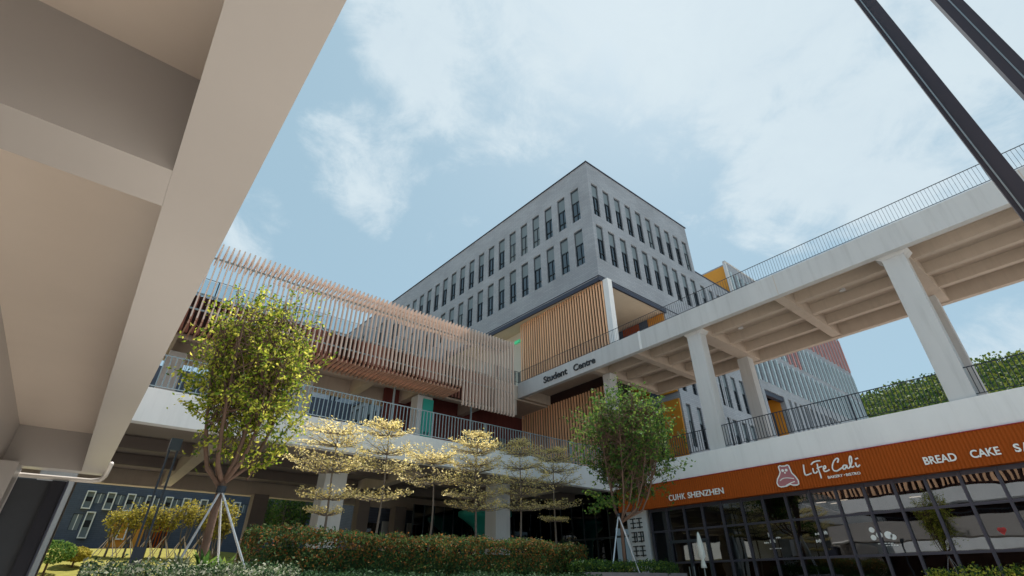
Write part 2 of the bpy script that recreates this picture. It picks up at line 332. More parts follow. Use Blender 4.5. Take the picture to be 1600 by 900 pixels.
#@@TERRACES
# ================================================================== LOWER TERRACE (white fascia band, columns beneath)
t = thing('terrace_building', 'white banded first floor terrace on columns that wraps the planted court', 'terrace')
ZB, ZT = 4.21, 5.26; YF, XF = 18.3, 22.0
poly = [(-40,YF+.36),(XF+.36,YF+.36),(XF+.36,-14),(34,-14),(34,19.4),(24.75,19.4),(24.75,31.6),(-40,31.6)]
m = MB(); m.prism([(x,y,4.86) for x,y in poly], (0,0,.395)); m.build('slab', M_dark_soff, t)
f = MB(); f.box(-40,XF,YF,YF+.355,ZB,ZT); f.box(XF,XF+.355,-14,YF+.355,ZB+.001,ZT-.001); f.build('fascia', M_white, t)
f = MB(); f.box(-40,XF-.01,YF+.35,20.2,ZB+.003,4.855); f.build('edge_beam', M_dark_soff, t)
f = MB(); f.box(-40,24.7,31.05,31.6,4.16,4.855); f.build('rear_beam', M_soff, t)
for x in (-12.6,-4.4,3.0,11.6,19.8):
    MB().box(x-.22,x+.22,20.2,31.05,4.25,4.857).build('cross_beam', M_soff, t)
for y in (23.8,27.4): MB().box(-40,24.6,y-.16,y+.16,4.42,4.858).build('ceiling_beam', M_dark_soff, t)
for x in (-9.4,-1.2,7.0,15.3):
    MB().box(x,x+.85,19.95,20.8,GZ,4.20).build('column', M_conc, t)
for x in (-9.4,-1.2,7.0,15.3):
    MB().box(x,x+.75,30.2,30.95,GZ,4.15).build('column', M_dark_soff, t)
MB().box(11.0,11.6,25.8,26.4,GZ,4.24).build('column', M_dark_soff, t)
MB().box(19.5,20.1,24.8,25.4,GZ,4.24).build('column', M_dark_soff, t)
# railing along the left front edge (light) and the right front edge (dark)
def railing(p, q, h, pitch, mt, name, label, group, post=2.4, r=.011, parent=None, glass=False, rail=.04):
    p, q = Vector(p), Vector(q); L = (q-p).length; d = (q-p)/L
    rt = thing(name, label, 'railing', group) if parent is None else parent
    MB().bar(p+Vector((0,0,h)), q+Vector((0,0,h)), rail, rail*.7).build('handrail', mt, rt)
    b = MB(); b.bar(p+Vector((0,0,.12)), q+Vector((0,0,.12)), .03, .02); b.build('bottom_rail', mt, rt)
    if glass:
        MB().bar(p+Vector((0,0,h*.53)), q+Vector((0,0,h*.53)), .012, h*.85).build('glass_panel', G_rail, rt)
    else:
        b = MB(); k = int(L/pitch)
        for i in range(1,k): c = p+d*(L*i/k); b.bar(c+Vector((0,0,.13)), c+Vector((0,0,h-.01)), 2*r)
        b.build('balusters', mt, rt)
    k = max(1,int(L/post))
    for i in range(k+1):
        c = p+d*(L*i/k); MB().bar(c, c+Vector((0,0,h-.012)), .05).build('post', mt, rt)
    if parent is None: settle(rt, p)
    return rt
railing((-9,YF+.18,ZT),(21.9,YF+.18,ZT),1.15,.16,M_rail_l,'balcony_railing','pale galvanised railing on the white terrace edge above the golden trees','terrace railings', post=2.8, r=.014)
railing((XF+.2,YF-.1,ZT),(XF+.2,-9,ZT),1.05,.13,M_rail,'balcony_railing','dark steel railing on the white terrace edge above the orange cafe sign','terrace railings', post=2.9, r=.012)
# back walls seen under and above the terrace on the far side
w = thing('ground_floor_wall', 'dark ground floor wall with tall pale window bays behind the hedge', 'wall')
holes = [(x,x+.95,-.9,3.3) for x in np.arange(1.0,10.5,1.75)]
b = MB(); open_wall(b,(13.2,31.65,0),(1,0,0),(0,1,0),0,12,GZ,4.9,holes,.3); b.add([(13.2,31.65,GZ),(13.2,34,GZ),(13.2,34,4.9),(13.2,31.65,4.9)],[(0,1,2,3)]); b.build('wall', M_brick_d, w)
MB().box(13.25,25.1,32.1,34,GZ,4.85).build('core', M_dark, w)
for i,h in enumerate(holes): MB().box(13.2+h[0],13.2+h[1],31.8,31.86,h[2],h[3]).build('window', G_pane, w)
for i,h in enumerate(holes): MB().box(13.2+h[0]+.97,13.2+h[0]+1.68,31.45,31.63,-.9,3.4).build('pilaster', M_conc, w)
settle(w,(19,32,GZ))
w = thing('lobby_glazing', 'dark glazed lobby front under the terrace corner with slim posts', 'glass wall')
for i in range(13):
    x = 15.9+i*.72; MB().box(x,x+.07,29.0,29.09,GZ,4.2).build('mullion', M_frame, w)
MB().box(15.97,24.6,29.03,29.05,GZ,4.2).build('glass', G_pane, w)
MB().box(15.97,24.6,28.98,29.1,1.9,1.98).build('transom', M_frame, w)
settle(w,(20,29,GZ))
w = thing('lobby_side_wall', 'dark glazed side wall under the terrace behind the mid green tree', 'glass wall')
MB().box(24.62,24.8,17.7,31.0,GZ,4.85).build('wall', M_dark, w)
for i in range(13): MB().box(24.5,24.6,18.0+i,18.08+i,GZ,4.2).build('mullion', M_frame, w)
MB().box(24.53,24.55,17.8,31.0,GZ,4.84).build('glass', G_pane, w); MB().box(24.49,24.61,17.75,31,2.2,2.3).build('transom', M_frame, w); settle(w,(24.6,24,GZ))
w = thing('red_corridor_wall', 'dark red boarded wall behind the upper terrace railing with low windows', 'wall')
MB().box(13.2,26.5,29.4,29.6,ZT,11.19).build('boards', M_red, w)
for x in (19.5,20.6,21.7,22.8): MB().box(x,x+.55,29.34,29.39,8.55,9.35).build('window', M_blind, w)
settle(w,(19,29.5,ZT))
# ================================================================== UPPER TERRACE DECK with slatted screen
t = thing('screened_upper_deck', 'upper deck on columns behind the pale slatted screen', 'deck')
MB().box(-12,21.7,26.0,30.2,11.2,12.25).build('deck', M_soff, t); MB().box(21.702,24.75,26.02,30.2,11.2,12.24).build('link_slab', M_soff, t)
for x in (-10,-4.6,.8,6.2,11.2,14.5,19.2): MB().box(x-.25,x+.25,26.1,30.0,10.35,11.19).build('beam', M_soff, t)
MB().box(-12,21.7,26.02,26.4,10.1,11.19).build('edge_beam', M_soff, t)
MB().box(-12,21.7,29.8,30.18,10.15,11.19).build('edge_beam', M_soff, t)
c = MB().box(14.1,15.15,26.45,27.3,ZT,10.1).build('column', M_conc, t)
c2 = MB().box(14.45,15.17,26.36,26.44,ZT+.3,9.9).build('mural_panel', M_teal, t)
for x in (-6.5,1.0,7.6): MB().box(x,x+.8,28.9,29.7,ZT,10.34).build('column', M_conc, t)
for x in (12.4,18.0): MB().tube([(x,26.3,ZT),(x,26.3,10.2)], .07, 10).build('post', M_rail_l, t)
# notice lettering on the teal column
for j in range(5):
    for i in (0,1):
        x, z = 14.62+i*.27, 7.7-j*.36
        b = MB(); b.box(x,x+.15,26.34,26.355,z,z+.03).box(x,x+.15,26.34,26.355,z+.11,z+.14).box(x+.06,x+.09,26.335,26.35,z-.05,z+.19).box(x,x+.02,26.34,26.355,z+.03,z+.11)
        b.build('notice_mark', M_letter_d, t)
settle(t,(5,28,ZT))
s = thing('slatted_screen', 'long screen of pale vertical slats with brown slatted underside over the terrace', 'screen')
YS = 23.9; top = 14.32
b = MB(); br = MB(); rt = MB(); xs = []
x = 19.68; 
while x > -8: xs.append(x); x -= .245
for x in xs:
    lo = 9.13 if x > 15.65 else 10.25
    b.box(x,x+.06,YS,YS+.16,lo,top)
    rt.box(x+.004,x+.056,YS+.163,YS+1.9,top-.27,top-.02)
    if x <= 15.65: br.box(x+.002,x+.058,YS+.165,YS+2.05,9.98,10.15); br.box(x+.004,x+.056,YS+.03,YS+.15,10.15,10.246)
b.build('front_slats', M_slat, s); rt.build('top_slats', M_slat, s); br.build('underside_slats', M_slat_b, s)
b = MB(); k = MB()
for x in xs:
    if x < 19.5: b.box(x+.10,x+.20,25.72,25.84,10.2,12.2)
b.build('inner_slats', mat('red_brown_timber',(.27,.115,.085),.7,var=.15), s)
MB().box(-8,19.7,25.86,25.95,10.2,12.24).build('backing_board', M_wood_back, s)
for z in (10.7,11.5): k.box(-8,19.7,YS+.17,YS+.23,z,z+.07)
k.box(-8,19.7,YS+1.0,YS+1.08,top-.36,top-.28); k.build('support_rail', M_rail_l, s)
settle(s,(6,24,9.1))
railing((-8,26.05,12.25),(21.6,26.05,12.25),1.1,.16,M_rail,'glass_balustrade','clear glass balustrade on the upper deck behind the pale slatted screen',None, glass=True, post=1.9, rail=.03)
cb = thing('cable_screen', 'row of tall thin rods closing the rear of the upper terrace corridor', 'screen')
b = MB()
for i in range(60): b.bar((-5+i*.2,30.8,ZT),(-5+i*.2,30.8,11.0),.02)
b.build('rods', M_rail, cb); MB().box(-5,7,30.77,30.83,6.3,6.36).box(-5,7,30.77,30.83,5.5,5.56).build('cross_rail', M_rail_l, cb); MB().box(-5.1,7.1,30.6,31.0,11.0,11.1).build('head_rail', M_soff, cb); settle(cb,(1,30.8,ZT))
# ================================================================== STUDENT CENTRE WALKWAY
t = thing('elevated_walkway', 'high concrete walkway carrying the Student Centre lettering on square columns', 'walkway')
XW = 21.8; wb, wt = 11.3, 12.4; XE = 29.1
MB().box(XW,XW+.32,15.02,26.0,wb,wt).build('fascia', M_conc, t)
MB().box(XW+.002,XW+.32,-12,14.98,wb+.001,wt-.002).build('fascia', M_conc, t)
for yj in (7.2,-1.6): MB().box(XW-.002,XW+.01,yj,yj+.025,wb+.02,wt-.02).build('joint', M_soff, t)
MB().box(XW-.03,XW+.02,14.98,15.12,wb+.02,wt+.02).build('joint_cover', M_white, t)
MB().box(XE-.3,XE,-12,19.3,wb,wt).build('fascia', M_soff, t)
d = MB(); d.box(XW+.32,XE-.3,-12,19.35,12.02,12.36); d.box(XW+.32,24.7,19.35,25.7,12.02,12.36); d.build('deck', M_soff, t)
d = MB(); d.box(XW+.32,24.74,25.7,26.0,wb,12.36); d.build('end_beam', M_soff, t)
for x in (23.75,25.55,27.35): MB().box(x-.14,x+.14,-12,19.3,11.5,12.018).build('rib', M_soff, t)
for y in (19.2,15.9,12.0,7.4,2.75,-1.8,-6.4):
    wd = .36 if y in (12.0,2.75,-6.4) else .22
    MB().box(XW+.322,XE-.302,y-wd,y+wd,wb+.06,12.016).build('cross_beam', M_soff, t)
for y in (11.55,2.4,-6.8):
    MB().box(22.12,22.70,y+.02,y+.78,ZT,wb+.058).build('column', M_conc, t)
    MB().box(27.6,28.2,y+.3,y+.95,ZT,wb+.058).build('column', M_conc, t)
    b = MB(); b.prism([(22.1,y-.18,wb),(22.1,y+.98,wb),(22.1,y+.79,wb-.16),(22.1,y+.01,wb-.16)],(.62,0,0)); b.build('corbel', M_conc, t)
MB().box(23.2,23.8,18.6,19.2,ZT,wb+.05).build('column', M_conc, t)
Um, Vz = (0,-1,0), (0,0,1)
text_mesh('Student',(XW-.002,23.2,11.61),Um,Vz,2.27,.47,.05,'lettering',M_letter_d,t,.02)
text_mesh('Centre',(XW-.002,20.36,11.60),Um,Vz,1.88,.45,.05,'lettering',M_letter_d,t,.02)
for (x,y) in ((24.6,10.5),(24.6,5.4)): 
    l = MB().tube([(x,y,12.0),(x,y,11.72)],[.1,.13],12).build('ceiling_lamp', M_conc, t)
settle(t,(25.4,7,ZT))
railing((XW+.15,25.9,wt),(XW+.15,-11,wt),.93,.125,M_rail,'walkway_railing','long thin steel railing along the top of the high walkway','walkway railing', post=30, r=.0055, rail=.03)
MB_ = railing((XW+.12,26.0,wt-.0),(19.9,26.0,wt-.0),.93,.3,M_rail,'end_balustrade','short glass balustrade joining the slatted screen to the lettered walkway',None, glass=True, post=1.0, rail=.03)
#@@MAIN
# ================================================================== MAIN BUILDING
t = thing('student_centre_building', 'tallest grey brick block with two rows of slot windows overhanging a slatted timber wall', 'building')
a = rad(2.6); UL = Vector((-math.sin(a), math.cos(a), 0)); NL = Vector((math.cos(a), math.sin(a), 0)); OC = Vector((24.45,19.6,0))
LL = 66.0; z0, z1 = 19.3, 31.35
rows = [(25.75,29.2),(21.35,24.75)]
hl = [(1.12+i*1.6, 1.12+i*1.6+.9, lo, hi) for i in range(30) for lo, hi in rows]
hr = [(.38+i*1.46, .36+i*1.46+.82, lo, hi) for i in range(10) for lo, hi in rows]
b = MB(); open_wall(b, OC, UL, NL, 0, LL, z0, z1, hl, .45); open_wall(b, OC, (1,0,0), (0,1,0), 0, 14.8, z0, z1, hr, .45)
P = [OC, OC+Vector((14.8,0,0)), OC+Vector((14.8,LL,0)), OC+UL*LL]
zz = lambda p,z: (p.x,p.y,z)
b.add([zz(p,z1) for p in P], [(0,1,2,3)])
b.add([zz(P[1],z0),zz(P[2],z0),zz(P[2],z1),zz(P[1],z1)],[(0,1,2,3)]); b.add([zz(P[2],z0),zz(P[3],z0),zz(P[3],z1),zz(P[2],z1)],[(0,1,2,3)])
b.build('wall', M_brick, t)
o = MB(); o.prism([OC+NL*.46+Vector((0,.46,z0+.3)), OC+Vector((14.3,.46,z0+.3)), OC+Vector((14.3,LL-1,z0+.3)), OC+UL*(LL-1)+NL*.46+Vector((0,0,z0+.3))], (0,0,11.5)); o.build('core', M_dark, t)
for h in hl: add_window(t, OC, UL, NL, h[0], h[2], h[1]-h[0], h[3]-h[2])
for h in hr: add_window(t, OC, (1,0,0), (0,1,0), h[0], h[2], h[1]-h[0], h[3]-h[2])
cp = MB(); cp.bar(OC+Vector((0,0,z1+.035))-UL*.06, OC+UL*LL+Vector((0,0,z1+.035)), .2, .07); cp.bar(OC+Vector((-.1,0,z1+.038)), OC+Vector((14.9,0,z1+.038)), .2, .07); cp.build('coping', M_trim, t)
tr = MB(); tr.bar(OC-NL*.02-UL*.1+Vector((0,0,z0-.0)), OC-NL*.02+UL*LL+Vector((0,0,z0)), .14, .34); tr.box(24.3,32.6,19.48,19.62,z0-.17,z0+.17); tr.build('drip_trim', M_trim, t)
tr = MB(); tr.bar(OC-NL*.01-UL*.05+Vector((0,0,z0+.34)), OC-NL*.01+UL*LL+Vector((0,0,z0+.34)), .07, .06); tr.box(24.4,39.2,19.55,19.64,z0+.31,z0+.37); tr.build('drip_trim', M_trim, t)
sf = MB(); sf.prism([zz(OC+NL*.06+Vector((0,.05,0)),z0-.08),(32.5,19.66,z0-.08),(32.5,40,z0-.08),zz(OC+UL*20.3+NL*.06,z0-.08)], (0,0,.06)); sf.build('soffit', mat('cream_soffit',(.66,.58,.48),.8,var=.04), t)
# slatted timber wall below the overhang, its white corner column and the cream lobby wall
XS = 24.8
MB().box(XS+.2,XS+.38,19.75,28.95,ZT,19.2).build('timber_backing', M_wood_back, t)
b = MB(); y = 19.5
while y < 28.95: b.box(XS-.22,XS-.12,y,y+.10,12.37,19.2); b.box(XS-.22,XS-.12,y,y+.10,ZT,11.3); y += .272
b.build('timber_slats', M_wood, t)
MB().box(24.62,25.1,18.98,19.44,12.37,19.2).build('corner_column', M_white, t)
MB().box(25.5,25.8,28.95,44,12.3,19.2).build('lobby_wall', mat('cream_wall',(.62,.57,.5),.8,var=.03), t)
MB().box(25.32,25.49,29.9,30.6,18.2,18.45).build('exit_light', emit('green_exit_glow',(.1,.8,.4),.12), t)
# right side: recessed ochre wall and lower right wing
b = MB(); rw = []
for i in range(5): rw += [(.5+i*1.46, 1.1+i*1.46, lo, hi) for lo, hi in ((16.5,18.6),(12.6,15.7),(8.4,11.6),(5.5,7.6))]
hw = [h for h in rw]
open_wall(b,(32.5,19.62,0),(1,0,0),(0,1,0),0,6.7,GZ,z0,hw,.4); b.add([(32.5,19.62,GZ),(32.5,34,GZ),(32.5,34,z0),(32.5,19.62,z0)],[(0,1,2,3)]); b.build('wing_wall', M_brick, t)
MB().box(32.9,39,20.05,30,GZ+.1,19.0).build('core', M_dark, t)
for h in hw: add_window(t,(32.5,19.62,0),(1,0,0),(0,1,0),h[0],h[2],h[1]-h[0],h[3]-h[2])
for (ya,yb,mt) in ((19.75,21.3,M_yellow),(21.35,22.2,M_brick_d),(22.25,24.0,M_orange),(24.05,25.6,M_brick_d),(25.65,27.2,M_yellow)):
    for za,zb in ((12.45,19.15),(5.4,11.9)): MB().box(32.36,32.49,ya,yb,za,zb).build('wall_panel', mt, t)
for ya,yb in ((21.4,22.1),(24.1,25.5)):
    for za,zb in ((13,18),(6,11)): MB().box(32.30,32.35,ya,yb,za,zb).build('recess_window', G_pane, t)
settle(t,(32,30,GZ))
t = thing('rear_brick_wing', 'long grey brick wing with close set windows seen past the upper terrace railing', 'building')
b = MB(); hq = [(.4+i*1.6,1.3+i*1.6,lo,hi) for i in range(25) for lo,hi in ((15.2,18.6),(10.8,14.0))]
OR_ = OC+UL*25+NL*.12; open_wall(b,OR_,UL,NL,0,41,GZ,z0-.1,hq,.3); p0,p1 = OR_,OR_+UL*41
b.add([zz(p0,GZ),(39.2,p0.y,GZ),(39.2,p0.y,z0-.1),zz(p0,z0-.1)],[(0,1,2,3)]); b.add([zz(p1,GZ),(39.2,p1.y,GZ),(39.2,p1.y,z0-.1),zz(p1,z0-.1)],[(0,1,2,3)]); b.build('wall', M_brick, t)
MB().box(25.2,39,46,84,GZ,19.1).build('core', M_dark, t)
for h in hq: add_window(t,OR_,UL,NL,h[0],h[2],h[1]-h[0],h[3]-h[2],'plain')
settle(t,(30,60,GZ))
# middle wing, lower roof
t = thing('middle_brick_wing', 'lower grey brick wing with sloping view line between the tall block and the ochre gable', 'building')
b = MB(); hs = [(.5+i*1.46,.5+i*1.46+.72,lo,hi) for i in range(5) for lo,hi in ((21.35,24.75),(16.9,20.1),(12.6,15.7),(8.4,11.6))]
b.add([(39.25,19.66,26),(46.85,19.66,26),(46.85,34,26),(39.25,34,26)],[(0,1,2,3)])
open_wall(b,(39.25,19.66,0),(1,0,0),(0,1,0),0,7.6,GZ,26,hs,.4)
b.add([(39.25,19.66,z0),(39.25,34,z0),(39.25,34,26),(39.25,19.66,26)],[(0,1,2,3)]); b.build('wall', M_brick, t)
MB().box(39.4,46.7,20.1,33,GZ+.1,25.8).build('core', M_dark, t)
for h in hs: add_window(t,(39.25,19.66,0),(1,0,0),(0,1,0),h[0],h[2],h[1]-h[0],h[3]-h[2])
MB().box(39.3,46.5,19.6,19.8,26.0,26.12).build('coping', M_trim, t)
settle(t,(43,27,GZ))
railing((39.6,21.5,26.02),(46.4,21.5,26.02),2.2,.3,M_rail,'roof_balustrade','tall frameless glass screen on the lower roof beside the ochre gable',None, glass=True, post=2.3, rail=.03)
# far block with fins
t = thing('finned_far_block', 'long far block with blue white fins, rose upper fins and an ochre balcony recess', 'building')
X0, X1, YB = 46.9, 76.4, 19.66; zt = 30.3
lv = [(24.6,29.0),(20.7,23.6),(16.9,19.9),(12.6,15.9),(8.3,11.6)]
holes = []
recess = (.6,4.6,11.4,15.95)
n = 23; pt = (X1-X0-.7)/n
for i in range(n):
    for j,(lo,hi) in enumerate(lv):
        u = .5+i*pt
        if j in (3,4) and u < 4.8: continue
        holes.append((u,u+pt*.5,lo,hi))
holes.append(recess)
b = MB(); open_wall(b,(X0,YB,0),(1,0,0),(0,1,0),0,X1-X0,GZ,zt,holes,.5)
b.add([(X0,YB,26.1),(X0,40,26.1),(X0,40,zt),(X0,YB,zt)],[(0,1,2,3)]); b.add([(X1,YB,GZ),(X1,40,GZ),(X1,40,zt),(X1,YB,zt)],[(0,1,2,3)]); b.add([(X0,YB,zt),(X1,YB,zt),(X1,40,zt),(X0,40,zt)],[(0,1,2,3)])
b.build('wall', M_brick, t)
MB().box(X0+4.75,X1-.3,YB+.55,39,GZ+.1,zt-.3).box(X0+.2,X0+4.72,YB+3.2,39,GZ+.1,25.8).build('core', M_dark, t)
shown = 0
for h in holes[:-1]:
    if shown < 99: o = MB().box(X0+h[0]+.02,X0+h[1]-.02,YB+.3,YB+.34,h[2]+.02,h[3]-.02).build('window', G_pane, t); shown += 1
for i in range(n+1):
    u = X0+.5+i*pt-pt*.38
    for j,(lo,hi) in enumerate(lv):
        if j >= 3 and u < X0+4.8: continue
        pink = (j == 0 and i > 5) or (j == 1 and i in (7,8,9))
        if j > 2 and not pink: continue
        MB().box(u,u+pt*.24,YB-.16,YB-.003,lo-.15,hi+.15).build('fin', M_pink if pink else M_bluefin, t)
MB().box(X0+recess[0],X0+recess[1],YB+2.6,YB+2.7,recess[2],recess[3]).box(X0+recess[0]-.05,X0+recess[1]+.05,YB+.51,YB+2.6,recess[2]-.1,recess[2]-.002).box(X0+recess[1]+.003,X0+recess[1]+.1,YB+.505,YB+2.6,recess[2],recess[3]).build('balcony_recess', M_yellow, t)
b = MB()
for i in range(16): b.bar((X0+.75+i*.25,YB+2.5,recess[2]),(X0+.75+i*.25,YB+2.5,recess[3]-1.3),.05)
b.build('balcony_slats', M_orange, t)
MB().box(X0+recess[0],X0+recess[1],YB+.1,YB+.5,recess[3]-.5,recess[3]-.01).build('lintel', M_trim, t)
MB().box(X0-.12,X0-.003,YB+.3,24.0,26.1,zt-.25).build('ochre_gable', M_yellow, t)
MB().box(X0-.14,X0-.004,24.05,27.5,26.1,zt-.3).build('brown_gable', M_dark_soff, t)
MB().box(X0-.4,X1+.1,YB-.08,YB+.22,zt+.003,zt+.15).build('coping', M_conc, t)
MB().box(X0-.32,X0-.002,YB-.01,YB+.28,26.1,zt).build('corner_pier', M_conc, t)
settle(t,(62,30,GZ))
# far blue-grey teaching block beyond the lawn
t = thing('far_teaching_block', 'dark blue grey block beyond the lawn with white framed bay windows', 'building')
YB = 60.0; b = MB(); holes = []; boxes = []
for i in range(9):
    u = .1+i*1.5; boxes.append((u,u+.66,5.8,7.27)); holes.append((u+.74,u+1.36,6.3,7.15))
for u in (-.1+.15, 1.45+1.3*1.0): boxes.append((u+.6,u+1.25,3.5,5.6)); holes.append((u-.25,u+.45,4.1,5.4))
holes += [(-1.3,-.9,6.3,7.15),(-1.8,-1.3,4.1,5.5)]
for i in range(14):
    holes.append((-1.5+i*1.55,-1.5+i*1.55+.8,11.2,17.5))
sh = 20; holes2 = [(a+sh,b_+sh,c,d) for a,b_,c,d in holes]
open_wall(b,(-sh,YB,0),(1,0,0),(0,1,0),0,48,GZ,19.6,holes2,.2); b.add([(-sh,YB,19.6),(28,YB,19.6),(28,75,19.6),(-sh,75,19.6)],[(0,1,2,3)]); b.add([(28,YB,GZ),(28,75,GZ),(28,75,19.6),(28,YB,19.6)],[(0,1,2,3)])
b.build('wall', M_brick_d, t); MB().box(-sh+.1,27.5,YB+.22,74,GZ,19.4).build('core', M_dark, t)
for h in holes: 
    o = MB().box(h[0]+.03,h[1]-.03,YB+.1,YB+.14,h[2]+.03,h[3]-.03).build('window', M_blind, t)
    k = (h[0]+h[1])/2; MB().box(k-.03,k+.03,YB+.05,YB+.095,h[2]+.03,h[3]-.03).build('mullion', M_white, o)
for (a_,b_,c_,d_) in boxes:
    f = MB(); q = .09; f.box(a_,a_+q,YB-.35,YB-.003,c_,d_).box(b_-q,b_,YB-.35,YB-.003,c_,d_).box(a_+q,b_-q,YB-.35,YB-.003,c_,c_+q).box(a_+q,b_-q,YB-.35,YB-.003,d_-q,d_)
    o = f.build('bay_window', M_white, t); MB().box(a_+q,b_-q,YB-.06,YB-.03,c_+q,d_-q).build('pane', M_blind, o); MB().box(a_+q,b_-q,YB-.075,YB-.065,c_+(d_-c_)*.42,c_+(d_-c_)*.68).build('open_sash', M_dark, o)
MB().box(2.9,4.15,YB-.1,YB-.003,2.9,4.9).box(4.6,5.3,YB-.1,YB-.003,2.9,4.9).build('entrance_panel', M_yellow, t)
b = MB()
for i in range(7): b.box(5.6+i*.24,5.7+i*.24,YB-.4,YB-.11,2.9,5.3)
b.build('entrance_slats', M_orange, t); MB().box(2.7,7.6,YB-2.2,YB-.41,2.45,2.75).build('entrance_step', M_wood, t)
settle(t,(0,62,GZ))
# buildings across the court behind the camera's left shoulder: only their reflection is seen
t = thing('opposite_terrace_building', 'white banded building with railing and brown slats mirrored in the cafe glass', 'building')
MB().box(-19,-16,-8,46,5.9,7.1).build('upper_band', M_white, t); MB().box(-19,-16,-8,46,2.3,4.0).build('lower_band', M_white, t); MB().box(-19.4,-19,-8,46,GZ,15).build('wall', M_wood_back, t)
b = MB(); [b.box(-16.3,-16.1,-8+i*.5,-8+i*.5+.2,7.4,14.5) for i in range(108)]; b.build('slats', M_wood, t)
b = MB(); [b.bar((-16.1,-8+i*.22,4.0),(-16.1,-8+i*.22,5.1),.03) for i in range(240)]; b.box(-16.13,-16.07,-8,45,5.1,5.15); b.build('railing', M_rail, t); settle(t,(-18,12,GZ))
#@@CAFE
# ================================================================== CAFE
t = thing('bakery_shopfront', 'glazed bakery front with dark mullions below the white terrace band', 'shopfront')
XG = 22.25; ys = [14.4+.96*k for k in (2,1)] + [14.4-.96*k for k in range(0,22)]
MB().box(XG,XG+.12,-6,16.4,2.98,3.12).build('head_rail', M_mull, t)
for z in (2.10,.77): MB().box(XG-.02,XG+.1,-6,16.4,z-.04,z+.04).build('transom', M_mull, t)
MB().box(XG-.03,XG+.12,-6,16.4,GZ,GZ+.12).build('sill', M_mull, t)
for y in ys: MB().box(XG-.06,XG+.11,y-.04,y+.04,GZ,3.1).build('mullion', M_mull, t)
MB().box(XG+.03,XG+.045,-6,16.4,GZ+.1,3.0).build('glass', G_cafe, t)
MB().box(XG-.1,XG+.3,16.55,17.75,GZ,4.2).build('pier', M_conc, t)
# dark characters on the pier
for j in range(4):
    for q,yy in ((0,17.55),(1,17.15)):
        if q == 1 and j > 2: continue
        z = 2.35-j*.62 - q*.0; b = MB(); y1_ = yy; x = XG-.13
        b.box(x,x+.028,y1_-.34,y1_,z,z+.05).box(x,x+.028,y1_-.34,y1_,z+.2,z+.25).box(x,x+.028,y1_-.34,y1_,z+.4,z+.45).box(x-.004,x+.028,y1_-.2,y1_-.15,z-.03,z+.45)
        if j % 2: b.box(x-.004,x+.028,y1_-.34,y1_-.29,z+.05,z+.4)
        b.build('character', M_letter_d, t)
# interior
MB().box(XG+.5,33,-6,17,GZ,GZ+.05).build('floor', M_dark, t); MB().box(32.5,33,-6,17,GZ+.06,4.2).box(XG+.4,33,17.05,17.3,GZ+.06,4.2).box(XG+.4,33,-6.3,-6.05,GZ+.06,4.2).build('back_wall', M_darkred, t); MB().box(XG+.15,33.4,-6.5,17.5,3.3,3.36).build('ceiling', M_dark, t)
MB().box(27,28,2,9,GZ+.06,.0).build('counter', M_wood_back, t)
for (x,y) in ((26,9.5),(26,8.6),(26.8,9.2),(27.5,6.3)): MB().box(x,x+.06,y,y+.4,3.05,3.08).build('lamp_bar', emit('warm_lamp',(1,.8,.5),4.0), t)
# white window decals
def disc(mb, c, r, n=14): mb.prism([(c[0],c[1]+r*math.cos(2*math.pi*i/n),c[2]+r*math.sin(2*math.pi*i/n)) for i in range(n)], (-.004,0,0))
xd = XG+.026
b = MB()
for (px,py,r) in ((1362,828,.09),(1365,840,.09),(1374,836,.1),(1388,836,.12),(1396,839,.09)): disc(b, at(px,py,X=xd), r)
b.build('window_decal', M_letter_w, t)
for (px,py,w_,h_) in ((1203,835,.16,.2),(1207,845,.22,.14),(1198,848,.2,.06),(1216,840,.18,.06),(1279,834,.26,.08),(1281,845,.28,.12),(1290,832,.12,.14),(1212,857,.5,.03),(1384,849,.5,.03),(1394,852,.4,.03)):
    p = at(px,py,X=xd); b = MB()
    for i in range(5): b.box(xd-.004,xd, p.y+w_/2-w_*(i+.1)/5, p.y+w_/2-w_*(i+.8)/5, p.z-h_/2+(i%2)*h_*.2, p.z+h_/2-((i+1)%3)*h_*.15)
    b.build('window_decal', M_letter_w, t)
ph = at(1566,829,X=xd); b = MB(); disc(b,(xd,ph.y+.05,ph.z+.03),.06); disc(b,(xd,ph.y-.05,ph.z+.03),.06); b.prism([(xd,ph.y+.1,ph.z),(xd,ph.y-.1,ph.z),(xd,ph.y,ph.z-.13)],(-.004,0,0)); b.build('heart_decal', mat('red_vinyl',(.5,.04,.04),.5), t)
# entrance door
d = MB(); yd0, yd1 = 13.44, 15.36
d.box(XG-.09,XG-.065,yd0,yd0+.07,GZ,1.55).box(XG-.09,XG-.065,yd1-.07,yd1,GZ,1.55).box(XG-.09,XG-.065,(yd0+yd1)/2-.05,(yd0+yd1)/2+.05,GZ,1.55).box(XG-.088,XG-.067,yd0,yd1,1.56,1.68); dr = d.build('door', M_frame, t)
for s_ in (-.12,.12): MB().tube([(XG-.14,(yd0+yd1)/2+s_,-.5),(XG-.14,(yd0+yd1)/2+s_,.6)],.02,8).build('handle', M_rail_l, dr)
settle(t,(XG,7,GZ))
